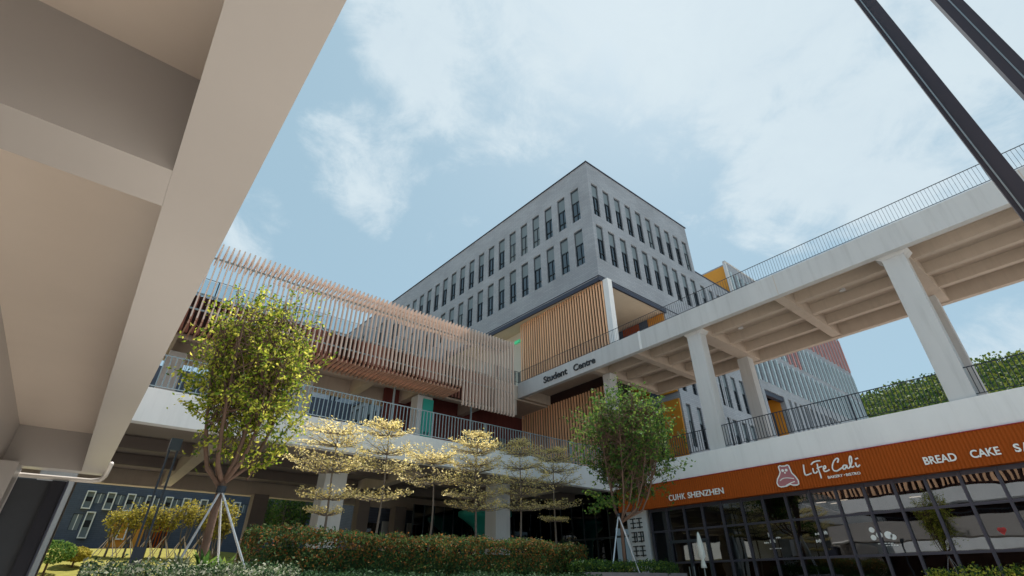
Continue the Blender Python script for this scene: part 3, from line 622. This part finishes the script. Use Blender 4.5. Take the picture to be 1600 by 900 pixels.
# orange fascia sign
t = thing('cafe_fascia_sign', 'long orange ribbed fascia sign with white lettering and a seated bear emblem', 'sign')
b = MB(); XP = 21.93; y = 18.05
vs = []; k = 0
while y > -8: vs += [(XP-(.022 if k%2 else 0),y,3.12),(XP-(.022 if k%2 else 0),y,4.20)]; k += 1; y -= .055 if k%2 else .055
b.add(vs, [(2*i,2*i+2,2*i+3,2*i+1) for i in range(k-1)]); b.box(XP+.004,XP+.3,-8,18.05,3.12,4.2); b.build('ribbed_panel', M_orange, t)
MB().box(XP-.045,XP+.3,-8,18.06,4.202,4.222).build('top_edge', mat('crimson_edge',(.35,.02,.05),.5), t)
XL = XP-.05
text_mesh('CUHK',(XL,14.84,3.335),Um,Vz,.90,.26,.03,'lettering',M_letter_w,t,.004,1.15)
text_mesh('SHENZHEN',(XL,13.80,3.34),Um,Vz,1.82,.255,.03,'lettering',M_letter_w,t,.012)
text_mesh('BREAD',(XL,4.52,3.37),Um,Vz,.90,.25,.03,'lettering',M_letter_w,t,.02)
text_mesh('CAKE',(XL,3.25,3.37),Um,Vz,.74,.25,.03,'lettering',M_letter_w,t,.02)
text_mesh('S',(XL,2.17,3.37),Um,Vz,.15,.25,.03,'lettering',M_letter_w,t,.03); text_mesh('A',(XL,1.99,3.37),Um,Vz,.2,.25,.03,'lettering',M_letter_w,t,.03)
text_mesh('BAKERY',(XL,7.64,3.36),Um,Vz,.53,.095,.02,'lettering',M_letter_w,t,.015); text_mesh('BISTRO',(XL,7.0,3.36),Um,Vz,.49,.095,.02,'lettering',M_letter_w,t,.015); MB().box(XL-.02,XL,7.04,7.07,3.40,3.43).build('lettering_dot',M_letter_w,t)
zp = lambda x,y,X=XL-.02: at(1180+x/7.2727, 680+y/7.2727, X=X)
def smooth_pts(p, n=6):
    P_ = [p[0]]+p+[p[-1]]; o = []
    for i in range(1,len(P_)-2):
        a_,b_,c_,d_ = [Vector((*q,0)) for q in P_[i-1:i+3]]
        for k in range(n):
            u = k/n; q = .5*((2*b_)+(-a_+c_)*u+(2*a_-5*b_+4*c_-d_)*u*u+(-a_+3*b_-3*c_+d_)*u**3); o.append((q.x,q.y))
    return o+[p[-1]]
strokes = [[(548,335),(552,380),(560,425),(572,452),(600,450),(640,432)], [(655,375),(660,405),(672,430),(695,425),(708,405)],
 [(635,335),(660,308),(700,295),(740,290)],[(704,325),(712,370),(730,420),(745,460),(752,490)],[(700,378),(730,365),(762,355)],
 [(775,388),(800,372),(795,350),(778,357),(775,385),(788,410),(815,408),(845,390)],
 [(935,312),(945,278),(930,262),(900,285),(880,330),(878,375),(897,403),(930,405),(965,385),(988,368)],
 [(1032,342),(1005,345),(995,370),(1010,388),(1030,370),(1040,342),(1046,370),(1065,375),(1082,350)],
 [(1082,350),(1095,300),(1090,252),(1076,240),(1068,280),(1080,340),(1100,365),(1125,350)],[(1140,310),(1148,345),(1167,358),(1190,335)],[(1137,273),(1168,260)]]
for i, st in enumerate(strokes):
    pts = [zp(*q) for q in smooth_pts(st)]; MB().tube(pts, .027, 6).build('script_stroke', M_letter_w, t)
bo = [(268,360),(285,348),(300,355),(340,352),(370,340),(385,350),(395,375),(410,410),(420,432),(460,470),(492,515),(500,555),(480,568),(440,570),(400,558),(360,580),(300,590),(270,580),(252,545),(258,500),(280,455),(288,420),(275,385)]
bp_ = [zp(*q) for q in bo]; e = MB().prism(bp_, (-.03,0,0)).build('bear_emblem', M_bear, t)
MB().tube([p+Vector((-.03,0,0)) for p in bp_+bp_[:1]], .026, 6).build('emblem_outline', M_letter_w, e)
for st in ([(283,518),(310,495),(360,486),(440,492)],[(350,572),(400,545),(450,525)]): MB().tube([zp(*q,X=XL-.055) for q in smooth_pts(st)], .018, 6).build('arm_line', M_letter_w, e)
b = MB()
for (x,y,r) in ((316,403,.055),(356,398,.055),(342,428,.035)): p = zp(x,y); disc(b,(p.x-.032,p.y,p.z),r)
b.build('face_marks', M_letter_w, e)
settle(t,(XP,5,3.1))
# closed parasol by the entrance
t = thing('closed_parasol', 'closed white parasol standing before the dark cafe glass', 'parasol')
p = at(1099,880,X=20.9); b = MB(); pr = [(0,.03),(.1,.06),(.5,.13),(.9,.15),(1.02,.06),(1.2,.10),(1.32,.12)]
b.tube([(20.9,p.y,1.82-z*1.0) for z,r in pr],[r for z,r in pr],14); b.build('canopy', M_canvas, t, True)
MB().tube([(20.9,p.y,GZ+.05),(20.9,p.y,1.85)],.025,8).build('pole', M_rail_l, t); MB().tube([(20.9,p.y,GZ),(20.9,p.y,GZ+.08)],.28,20).build('base', M_stone, t); settle(t,(20.9,p.y,GZ))
# teal funnel
t = thing('teal_funnel_column', 'teal flared column standing under the terrace behind the golden trees', 'column')
b = MB(); pr = [(GZ,.55),(1.6,.42),(2.5,.5),(3.0,.8),(3.4,1.35),(3.62,1.7),(3.85,1.7)]
b.tube([(20.0,27.2,z) for z,r in pr],[r for z,r in pr],24); b.build('shaft', M_teal, t, True); settle(t,(20,27.2,GZ))
#@@CANOPY
# ================================================================== FOREGROUND CANOPY
H = 2.4
t = thing('entrance_canopy', 'cream coffered canopy overhead at the left with a broad edge beam', 'canopy')
xo, xi, xl = .086*H, -.103*H, -.72*H; top_ = H*1.37; ye = 6.98*H
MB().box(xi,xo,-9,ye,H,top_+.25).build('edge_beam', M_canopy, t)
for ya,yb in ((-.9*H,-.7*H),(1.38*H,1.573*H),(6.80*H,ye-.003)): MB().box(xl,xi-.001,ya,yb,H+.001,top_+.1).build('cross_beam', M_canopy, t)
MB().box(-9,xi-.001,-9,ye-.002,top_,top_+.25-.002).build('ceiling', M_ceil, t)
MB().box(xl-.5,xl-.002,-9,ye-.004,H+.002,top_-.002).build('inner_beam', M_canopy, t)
pipe = [Vector((xo+.04,15.2,H+.05)),Vector((xo+.04,16.6,H-.02)),Vector((xo-.02,ye+.0,H-.1)),Vector((xo-.2,ye+.08,H-.13)),Vector((-2.0,ye+.1,H-.13)),Vector((-6,ye+.1,H-.13))]
MB().tube(pipe,.055,10).build('drain_pipe', M_pvc, t, True)
settle(t,(-2,4,H))
t = thing('canopy_end_wall', 'dark grey wall with a beige pillar closing the far end of the canopy', 'wall')
MB().box(-3.2,-.72,16.9,17.25,GZ,H-.2).build('wall_panel', mat('charcoal_render',(.05,.055,.065),.7,var=.1), t)
MB().box(-.715,-.44,16.75,17.3,GZ,H-.2).build('shade_strip', M_dark, t)  # black strip paints the shade on the end of the wall
MB().box(-.435,-.40,16.7,17.32,GZ,H-.2).build('corner_strip', M_trim, t)
MB().box(-6,-1.36,15.7,16.85,GZ,H-.02).build('pillar', M_canopy, t)
settle(t,(-2,17,GZ))
# steel posts close by on the right
t = thing('steel_frame', 'pair of tall near black steel posts leaning out of the top right corner', 'frame')
for (pts, wd) in ((((1340,0),(1600,335),(1363,0),(1600,297)),.10),(((1455,0),(1600,155),(1502,0),(1600,98)),.15)):
    a0, a1 = at(*pts[0],X=5.0), at(*pts[1],X=5.0); b0, b1 = at(*pts[2],X=5.0), at(*pts[3],X=5.0)
    m0 = (a0+b0)/2; m1_ = (a1+b1)/2; dd = (m1_-m0)/(m1_.z-m0.z); topp = m0+dd*(8.2-m0.z); bot = m0+dd*(GZ-m0.z)
    wy = abs(a0.y-b0.y)
    p_ = MB().bar(bot, topp, .14, wy, up=(1,0,0)).build('post', M_post, t)
    off = Vector((-.072,wy*.36,0)) if wd == .10 else Vector((-.072,0,0))
    MB().bar(bot+off, topp+off, .010, .022, up=(1,0,0)).build('edge_strip', M_post_edge, p_)
MB().box(4.9,5.1,-1.4,.3,8.2,8.35).build('top_bar', M_post, t); settle(t,(5,-.5,GZ))
# slender lamp post in the shrubs
t = thing('lamp_post', 'slender twin bar lamp post with a small dark head in front of the terrace', 'lamp post')
xb = at(209.5,884,Y=12).x; xt_ = at(275,690,Y=12).x; x_ = (xb+xt_)/2; ztop = at(275,690,Y=12).z
for s_ in (-.07,.07): MB().box(x_+s_-.017,x_+s_+.017,11.97,12.03,GZ,ztop-.05).build('bar', M_rail, t)
MB().box(x_-.10,x_+.10,11.93,12.07,ztop-.18,ztop+.05).build('lamp_head', M_frame, t); MB().box(x_-.09,x_+.09,11.95,12.05,GZ,.6).build('base_box', M_rail, t); settle(t,(x_,12,GZ))
#@@PLANTS
# ================================================================== PLANTING
def polyline(p, q, n, sag, jit):
    p, q = Vector(p), Vector(q); o = []
    for i in range(n+1):
        u = i/n; c = p.lerp(q,u)+Vector((0,0,1))*sag*math.sin(math.pi*u)
        if 0 < i < n: c += Vector((random.gauss(0,jit),random.gauss(0,jit),random.gauss(0,jit)))
        o.append(c)
    return o
def vase_tree(name, label, base, fork, centre, rx, rz, stems, twigs, lsize, lm, bark, group, ntw=15, r0=.06, sprays=(), twl=(.25,.6), klo=.32):
    t = thing(name, label, 'tree', group); b = MB(); P_ = []
    base, fork, centre = Vector(base), Vector(fork), Vector(centre)
    b.tube(polyline(base, fork, 6, 0, r0*.15), [r0*(1.15-.25*i/6) for i in range(7)], 9)
    st = []
    for i in range(stems):
        a_ = 2*math.pi*i/stems+random.uniform(-.3,.3); rr = rx*random.uniform(.25,.85)
        tip = centre+Vector((math.cos(a_)*rr, math.sin(a_)*rr, rz*random.uniform(.45,.95)*math.sqrt(max(.05,1-(rr/rx)**2))+rz*.05))
        pl = polyline(fork-Vector((0,0,random.uniform(0,.12))), tip, 9, -.05*rx, .022*rx)
        for k,c in enumerate(pl):                       # rise first, then spread
            u = k/9; lat = max(u,.001)**.45/max(u,.001); c.x = fork.x+(tip.x-fork.x)*min(1,u*lat); c.y = fork.y+(tip.y-fork.y)*min(1,u*lat)
        st.append(pl); b.tube(pl, [r0*.62*(1-.8*k/9) for k in range(10)], 6)
    for i in range(twigs):
        pl = random.choice(st); k = random.uniform(klo,1)*8.99; c = pl[int(k)].lerp(pl[int(k)+1], k%1)
        for _ in range(12):
            v = Vector((random.gauss(0,1),random.gauss(0,1),random.gauss(0,1))).normalized()*random.random()**.36
            tg = centre+Vector((v.x*rx, v.y*rx, v.z*rz))
            tg += Vector((v.x,v.y,v.z*.6))*rx*.45*noise.noise(v*1.9+base)
            nz = noise.noise(tg*(2.5/rx)+Vector((5,2,9)))
            tw = .38+.62*min(1,(v.z+1)/1.25)
            if math.hypot(v.x,v.y) > tw: continue
            if nz > .04 and (tg-c).length < rx*1.1: break
        L = random.uniform(*twl); d = (tg-c)
        if d.length < .05: continue
        b.tube(polyline(c, tg, 3, .04, .01), [r0*.16,r0*.12,r0*.09,r0*.05], 4, cap=False)
        end = tg+(d.normalized()+Vector((random.gauss(0,.35),random.gauss(0,.35),random.gauss(.15,.35)))).normalized()*L
        b.tube([tg,tg.lerp(end,.5)+Vector((0,0,.02)),end],[r0*.06,r0*.05,r0*.03],3,cap=False)
        for j in range(ntw):
            u = (j+random.random())/ntw; q = c.lerp(tg,.55+.45*u*1.2) if j < ntw*.35 else tg.lerp(end,(u-.3)/.7)
            P_.append(q+Vector((random.gauss(0,lsize*.55),random.gauss(0,lsize*.55),random.gauss(0,lsize*.45))))
    for (pts, k) in sprays:                              # drooping side branches
        pts = [Vector(p) for p in pts]; b.tube(pts, [r0*.2*(1-.7*i/len(pts)) for i in range(len(pts))], 5)
        for j in range(k):
            u = random.uniform(.15,.999)*(len(pts)-1); q = pts[int(u)].lerp(pts[min(int(u)+1,len(pts)-1)],u%1)
            P_.append(q+Vector((random.gauss(0,lsize*.9),random.gauss(0,lsize*.9),random.gauss(0,lsize*.6))))
    b.build('trunk', bark, t, True); leaves('crown', P_, lsize, lm, t); settle(t, base); return t
def stakes(anchor, feet, label, r=.018):
    t = thing('tree_stake_tripod', label, 'tree stakes', 'tree stake tripods')
    for f_ in feet: MB().tube([f_, anchor], r, 8).build('stake', M_stake, t)
    MB().tube([Vector(anchor)-Vector((0,0,.05)),Vector(anchor)+Vector((0,0,.05))], .07, 10).build('tie', M_rail, t); settle(t,(anchor[0],anchor[1],GZ))
c = at(402,582,Y=9.5)
sp = lambda *q: [at(x,y,Y=yy) for x,y,yy in q]
vase_tree('courtyard_tree','multi stemmed yellow green tree in front of the slatted screen', (at(322,860,Y=9.5).x,9.5,GZ), at(348,752,Y=9.5), c, 1.0, 1.62, 9, 760, .07, L_tree1, M_bark, 'vase shaped court trees', ntw=18, r0=.062, twl=(.15,.5),
 sprays=[(sp((352,640,9.5),(330,610,9.3),(300,590,9.2),(272,577,9.1)),130),(sp((352,690,9.5),(330,660,9.3),(305,640,9.2),(286,630,9.2)),110),(sp((358,650,9.5),(335,625,9.3),(312,600,9.2),(290,600,9.1)),110),(sp((400,720,9.5),(430,690,9.4),(455,665,9.3),(480,640,9.2)),150),(sp((390,740,9.5),(420,715,9.4),(440,700,9.3),(462,676,9.3)),120),(sp((385,750,9.5),(405,725,9.4),(425,722,9.3),(440,700,9.3)),90),(sp((372,480,9.5),(372,460,9.5),(374,445,9.5)),40),(sp((352,700,9.6),(345,670,9.6),(340,640,9.7),(325,560,9.7)),160)])
# low drooping side branches of that tree
an = at(348,752,Y=9.5); stakes(at(346,765,Y=9.45), [Vector((at(250,888,Y=9.4).x-.3,9.0,GZ)),Vector((at(415,886,Y=9.4).x+.5,9.1,GZ)),Vector((at(392,850,Y=10.3).x,10.6,GZ))], 'three silver stakes bracing the yellow green tree at the left')
c = at(984,694,Y=12.6)
vase_tree('courtyard_tree','broad mid green tree before the corner of the white terrace', (15.15,12.5,GZ), at(970,812,Y=12.5), c, 2.15, 2.15, 9, 900, .125, L_tree2, M_bark, 'vase shaped court trees', ntw=17, r0=.06, twl=(.35,.8), klo=.2,
 sprays=[(sp((968,795,12.5),(950,785,12.4),(935,788,12.3),(922,800,12.2)),150),(sp((968,790,12.5),(940,775,12.4),(915,772,12.3)),110),(sp((975,780,12.5),(1000,770,12.5),(1015,775,12.5)),110),(sp((985,740,12.5),(1010,735,12.5),(1035,742,12.5)),130)])
ta = at(966,805,Y=12.45); stakes(ta, [Vector((13.6,12.2,GZ)),Vector((15.5,11.6,GZ)),Vector((17.0,12.6,GZ))], 'three silver stakes bracing the mid green tree by the cafe entrance', .022)
def tier_tree(label, px, Y, ytop, tiers, ybase=840):
    p0 = at(px,ybase,Y=Y); X = p0.x; t = thing('layered_tree', label, 'tree', 'golden layered trees before the terrace'); b = MB(); P_ = []
    ptop = at(px,ytop,Y=Y); ztp = ptop.z
    axis = lambda z: Vector((X+.04*math.sin(z*1.3+px), Y+.03*math.cos(z*1.7), z))
    pl = [axis(GZ+(ztp-GZ)*i/12) for i in range(13)]; b.tube(pl, [.06*(1-.82*i/12) for i in range(13)], 8)
    for (cx,cy,hw,dens) in tiers:
        q = at(cx,cy,Y=Y); z = q.z; depth = q.dot(CF); R = hw*depth/FOC; c = axis(z-R*.12); off = Vector((q.x-X,0,0))*.6
        nb = 9 + int(R*3)
        for i in range(nb):
            a_ = 2*math.pi*(i+random.uniform(-.3,.3))/nb; L = R*random.uniform(.72,1.08)
            e_ = c+off+Vector((math.cos(a_)*L, math.sin(a_)*L, R*random.uniform(.10,.26)))
            br = polyline(c, e_, 5, -.05*R, .015); b.tube(br, [.016*(1-.7*k/5) for k in range(6)], 4, cap=False)
            for k in range(1,6):
                for s_ in (-1,1):
                    if k == 5 and s_ == 1: continue
                    d_ = Vector((math.cos(a_+s_*.75), math.sin(a_+s_*.75), random.uniform(0,.25)))
                    l2 = L*.36*(1.15-k*.12); e2 = br[k]+d_*l2; b.tube([br[k],br[k].lerp(e2,.5),e2],[.007,.005,.003],3,cap=False)
                    for m_ in range(int(7*dens)):
                        u = random.random()**.8; P_.append(br[k].lerp(e2,u)+Vector((random.gauss(0,.06),random.gauss(0,.06),random.uniform(.0,.09))))
            for m_ in range(int(10*dens)): P_.append(br[-1]+Vector((random.gauss(0,.09),random.gauss(0,.09),random.gauss(.03,.04))))
    b.build('trunk', M_bark_g, t, True); leaves('crown', P_, .075, L_gold, t, flat=.35); settle(t,(X,Y,GZ)); return t
tier_tree('leftmost golden layered tree in the row before the terrace', 503,15.6,650,[(503,668,42,1.0),(505,686,52,1.1),(500,716,66,1.1),(497,727,60,.9),(503,773,46,.9),(497,800,32,.7)])
tier_tree('second golden layered tree from the left, with a bright flat top', 588,16.0,652,[(592,664,26,1.1),(590,672,44,1.1),(588,700,54,.9),(588,727,58,1.1),(588,774,46,.9)])
tier_tree('flat topped golden tree, the shortest of the row', 671,16.2,700,[(672,712,44,1.2),(672,718,40,1.0),(675,748,56,.9)])
tier_tree('conical golden tree standing highest in the row', 742,15.8,668,[(742,680,18,1.1),(742,694,36,1.1),(742,702,42,1.1),(743,722,46,1.0),(742,733,34,.7),(742,752,50,.8),(742,771,54,.9),(742,791,46,.8)])
tier_tree('darker golden tree fifth in the row, before the concrete column', 814,15.8,680,[(812,694,18,.9),(813,706,34,1.0),(813,728,36,.8),(814,748,50,.9),(815,768,48,.8),(816,792,44,.8)])
tier_tree('rightmost golden layered tree, close to the mid green tree', 869,15.8,694,[(868,705,18,.9),(869,717,34,1.0),(870,733,42,.9),(872,752,48,.8),(868,790,36,.8),(868,812,22,.8)])
# hedges
def hedge(name, label, x0,x1,y0,y1,z1,n,size,lms,kind=None,bump=.26,group=None,cat='hedge'):
    t = thing(name, label, cat, group) if kind is None else None
    MB().box(x0+.4,x1-.4,y0+.42,y1-.3,GZ,z1-.32).build('inner_growth' if t else name, L_low, t) if t else None
    for li,(lm,fr,zlo) in enumerate(lms):
        k = int(n*fr); P_ = np.zeros((k,3)); A = [(x1-x0)*(z1-GZ), (x1-x0)*(y1-y0), (y1-y0)*(z1-GZ)*.6, (y1-y0)*(z1-GZ)*.6]; A = np.array(A)/sum(A)
        ch = rng.choice(4, k, p=A); u = rng.random((k,3)); zb = zlo
        X_ = x0+(x1-x0)*u[:,0]; Y_ = y0+(y1-y0)*u[:,1]; Z_ = zb+(z1-zb)*u[:,2]**.7
        X_[ch==2] = x0; X_[ch==3] = x1; Y_[ch==0] = y0; Z_[ch==1] = z1
        bmp = np.array([noise.noise(Vector((a_*1.1,b_*1.4,c_*1.4))) for a_,b_,c_ in zip(X_,Y_,Z_)])
        P_[:,0] = X_; P_[:,1] = Y_-bump*bmp*1.5+rng.normal(0,.04,k); P_[:,2] = Z_+bump*.6*bmp*(Z_-GZ)/(z1-GZ)+rng.normal(0,.045,k)
        leaves('foliage', P_, size, lm, t)
    settle(t,((x0+x1)/2,(y0+y1)/2,GZ)); return t
hedge('clipped_hedge','long clipped hedge with orange red tips below the golden trees', 3.25,13.6,12.8,14.2,1.06,26000,.075,[(L_hedge,.82,-.2),(L_hedge_r,.18,.4)])
hedge('low_green_shrubs','dark green low shrubs at the foot of the long hedge', 3.0,12.6,11.3,12.7,.13,9000,.07,[(L_low,1.0,-.4)],cat='shrubs')
hedge('variegated_shrubs','low white flecked shrubs at the bottom left corner', .25,2.55,7.6,8.5,.16,9000,.045,[(L_var,.55,-.3),(L_low,.45,-.3)],cat='shrubs',bump=.2)
hedge('cafe_front_shrubs','low yellow green shrubs below the cafe glass at the bottom right', 17.4,18.3,-1,4.6,.2,5000,.07,[(L_tree1,.6,-.1),(L_low,.4,-.3)],cat='shrubs')
def spiky(label, px, py, Y, n=46, r=.42):
    t = thing('spiky_plant', label, 'plant', 'spiky plants by the left tree'); c = at(px,py,Y=Y); b = MB()
    for i in range(n):
        a_ = random.uniform(0,6.28); el = random.uniform(.1,1.2); L = r*random.uniform(.6,1.1); d_ = Vector((math.cos(a_)*math.cos(el),math.sin(a_)*math.cos(el),math.sin(el))); s_ = Vector((-math.sin(a_),math.cos(a_),0))*.02
        p0 = c-Vector((0,0,.2)); m_ = p0+d_*L*.6; e_ = p0+d_*L-Vector((0,0,L*.15)); b.add([p0-s_,p0+s_,m_+s_*1.3,m_-s_*1.3,e_],[(0,1,2,3),(3,2,4)])
    b.build('leaves', L_var if random.random()<.5 else L_tree2, t); MB().tube([(c.x,c.y,GZ),c-Vector((0,0,.18))],.03,6).build('stem', M_bark, t); settle(t,(c.x,c.y,GZ))
spiky('spiky pale leaved plant left of the yellow green tree trunk', 285,876,8.9); spiky('spiky plant directly below the yellow green tree trunk', 322,872,8.8); spiky('spiky plant right of the yellow green tree trunk', 352,878,8.9,34)
# planter under the right tree
t = thing('stone_planter', 'stone edged planter bed under the mid green tree', 'planter')
MB().box(12.6,17.9,11.9,12.05,GZ,.28).build('stone_edge', M_stone, t); MB().box(12.6,17.9,12.06,13.3,GZ,.2).build('soil', M_earth, t); settle(t,(15,12.5,GZ))
hedge('planter_shrubs','green ground shrubs growing in the stone planter', 12.7,17.7,12.1,13.2,.55,6500,.075,[(L_tree2,.6,.2),(L_low,.4,.1)],cat='shrubs',bump=.2)
# far lawn trees (six round golden trees with stakes) and shrubs
kinds = ['leftmost round golden tree on the lawn before the bay windows','second round golden tree on the lawn, with a forked trunk','third golden tree on the lawn, right of the ochre entrance','fourth golden tree on the lawn','tallest rounded golden tree on the lawn','rightmost golden tree on the lawn, beside the big tree trunk']
for i,(px,py,hw) in enumerate(((184,814,20),(214,808,17),(244,808,16),(268,810,17),(299,802,19),(324,808,16))):
    c = at(px,py,Y=50); R = hw*c.dot(CF)/FOC; gz = lz(c.x,50)
    t = vase_tree('lawn_tree', kinds[i], (c.x,50,gz), (c.x,50,gz+.9), c, R, R*1.15, 5, 95, .20, L_far, M_bark_g, 'round golden trees on the lawn', ntw=7, r0=.07, twl=(.15,.35))
    sk = MB()
    for q in range(4): a_ = 1.57*q+.5; MB().tube([(c.x+math.cos(a_)*.9,50+math.sin(a_)*.9,gz),(c.x,50,gz+1.5)],.03,5).build('stake', M_slat, t)
    for ch in t.children:
        if ch.name.startswith('stake'): ch.matrix_parent_inverse = Matrix.Translation(-t.location)
for i,(px,py,R,Y,lab) in enumerate(((82,862,1.2,44,'rounded green shrub at the left end of the lawn'),(120,866,.8,46,'small flat green shrub beside the rounded shrub on the lawn'))):
    c = at(px,py,Y=Y); t = thing('lawn_shrub', lab, 'shrub', 'shrubs on the lawn'); k = 1800; v = rng.normal(size=(k,3)); v /= np.linalg.norm(v,axis=1)[:,None]; v *= rng.random(k)[:,None]**.2*R; v[:,2] *= .55; v += np.array(c)
    leaves('foliage', v, .16, L_far if i else L_tree2, t); MB().tube([(c.x,c.y,lz(c.x,c.y)-.3),(c.x,c.y,c.z)],.06,6).build('stem', M_bark, t); settle(t,(c.x,c.y,lz(c.x,c.y)))
for i,(px,py,Y,hw,lab) in enumerate(((445,806,42,22,'green tree seen under the terrace left of the first column'),(470,800,47,20,'paler green tree seen under the terrace behind the first column'),(420,802,52,18,'distant green tree seen between two dark columns'),(350,812,46,20,'yellow green tree behind the big tree trunk, seen under the terrace'),(560,806,44,20,'bare branched tree seen under the terrace right of the first column'))):
    c = at(px,py,Y=Y); R = hw*c.dot(CF)/FOC; gz = lz(c.x,Y) if Y > 33 else GZ
    vase_tree('background_tree', lab, (c.x,Y,gz), (c.x,Y,gz+.8), c, R, R*1.3, 6, 260, .2, L_far if i==3 else L_tree2, M_bark_g, 'trees beyond the terrace', ntw=8, r0=.1, twl=(.2,.5))
# the wooded hill: one far mass of crowns
P_ = []
for i in range(2300):
    x = random.uniform(100,170); y = random.uniform(-45,70); z = hz_(x,y)
    if math.hypot(x-190,y-15) < 38: continue
    r = random.uniform(1.0,3.4); k = 55
    v = rng.normal(size=(k,3)); v /= np.linalg.norm(v,axis=1)[:,None]; v[:,2] = np.abs(v[:,2])*1.25; v *= r*(.6+.45*rng.random(k)[:,None]); v += np.array((x,y,z+.6)); P_.append(v)
o = leaves('hill_forest', np.concatenate(P_), .62, L_hill, None, aspect=1.2); tag(o,'dense green wood covering the hill beyond the walkway','forest',None,'stuff')
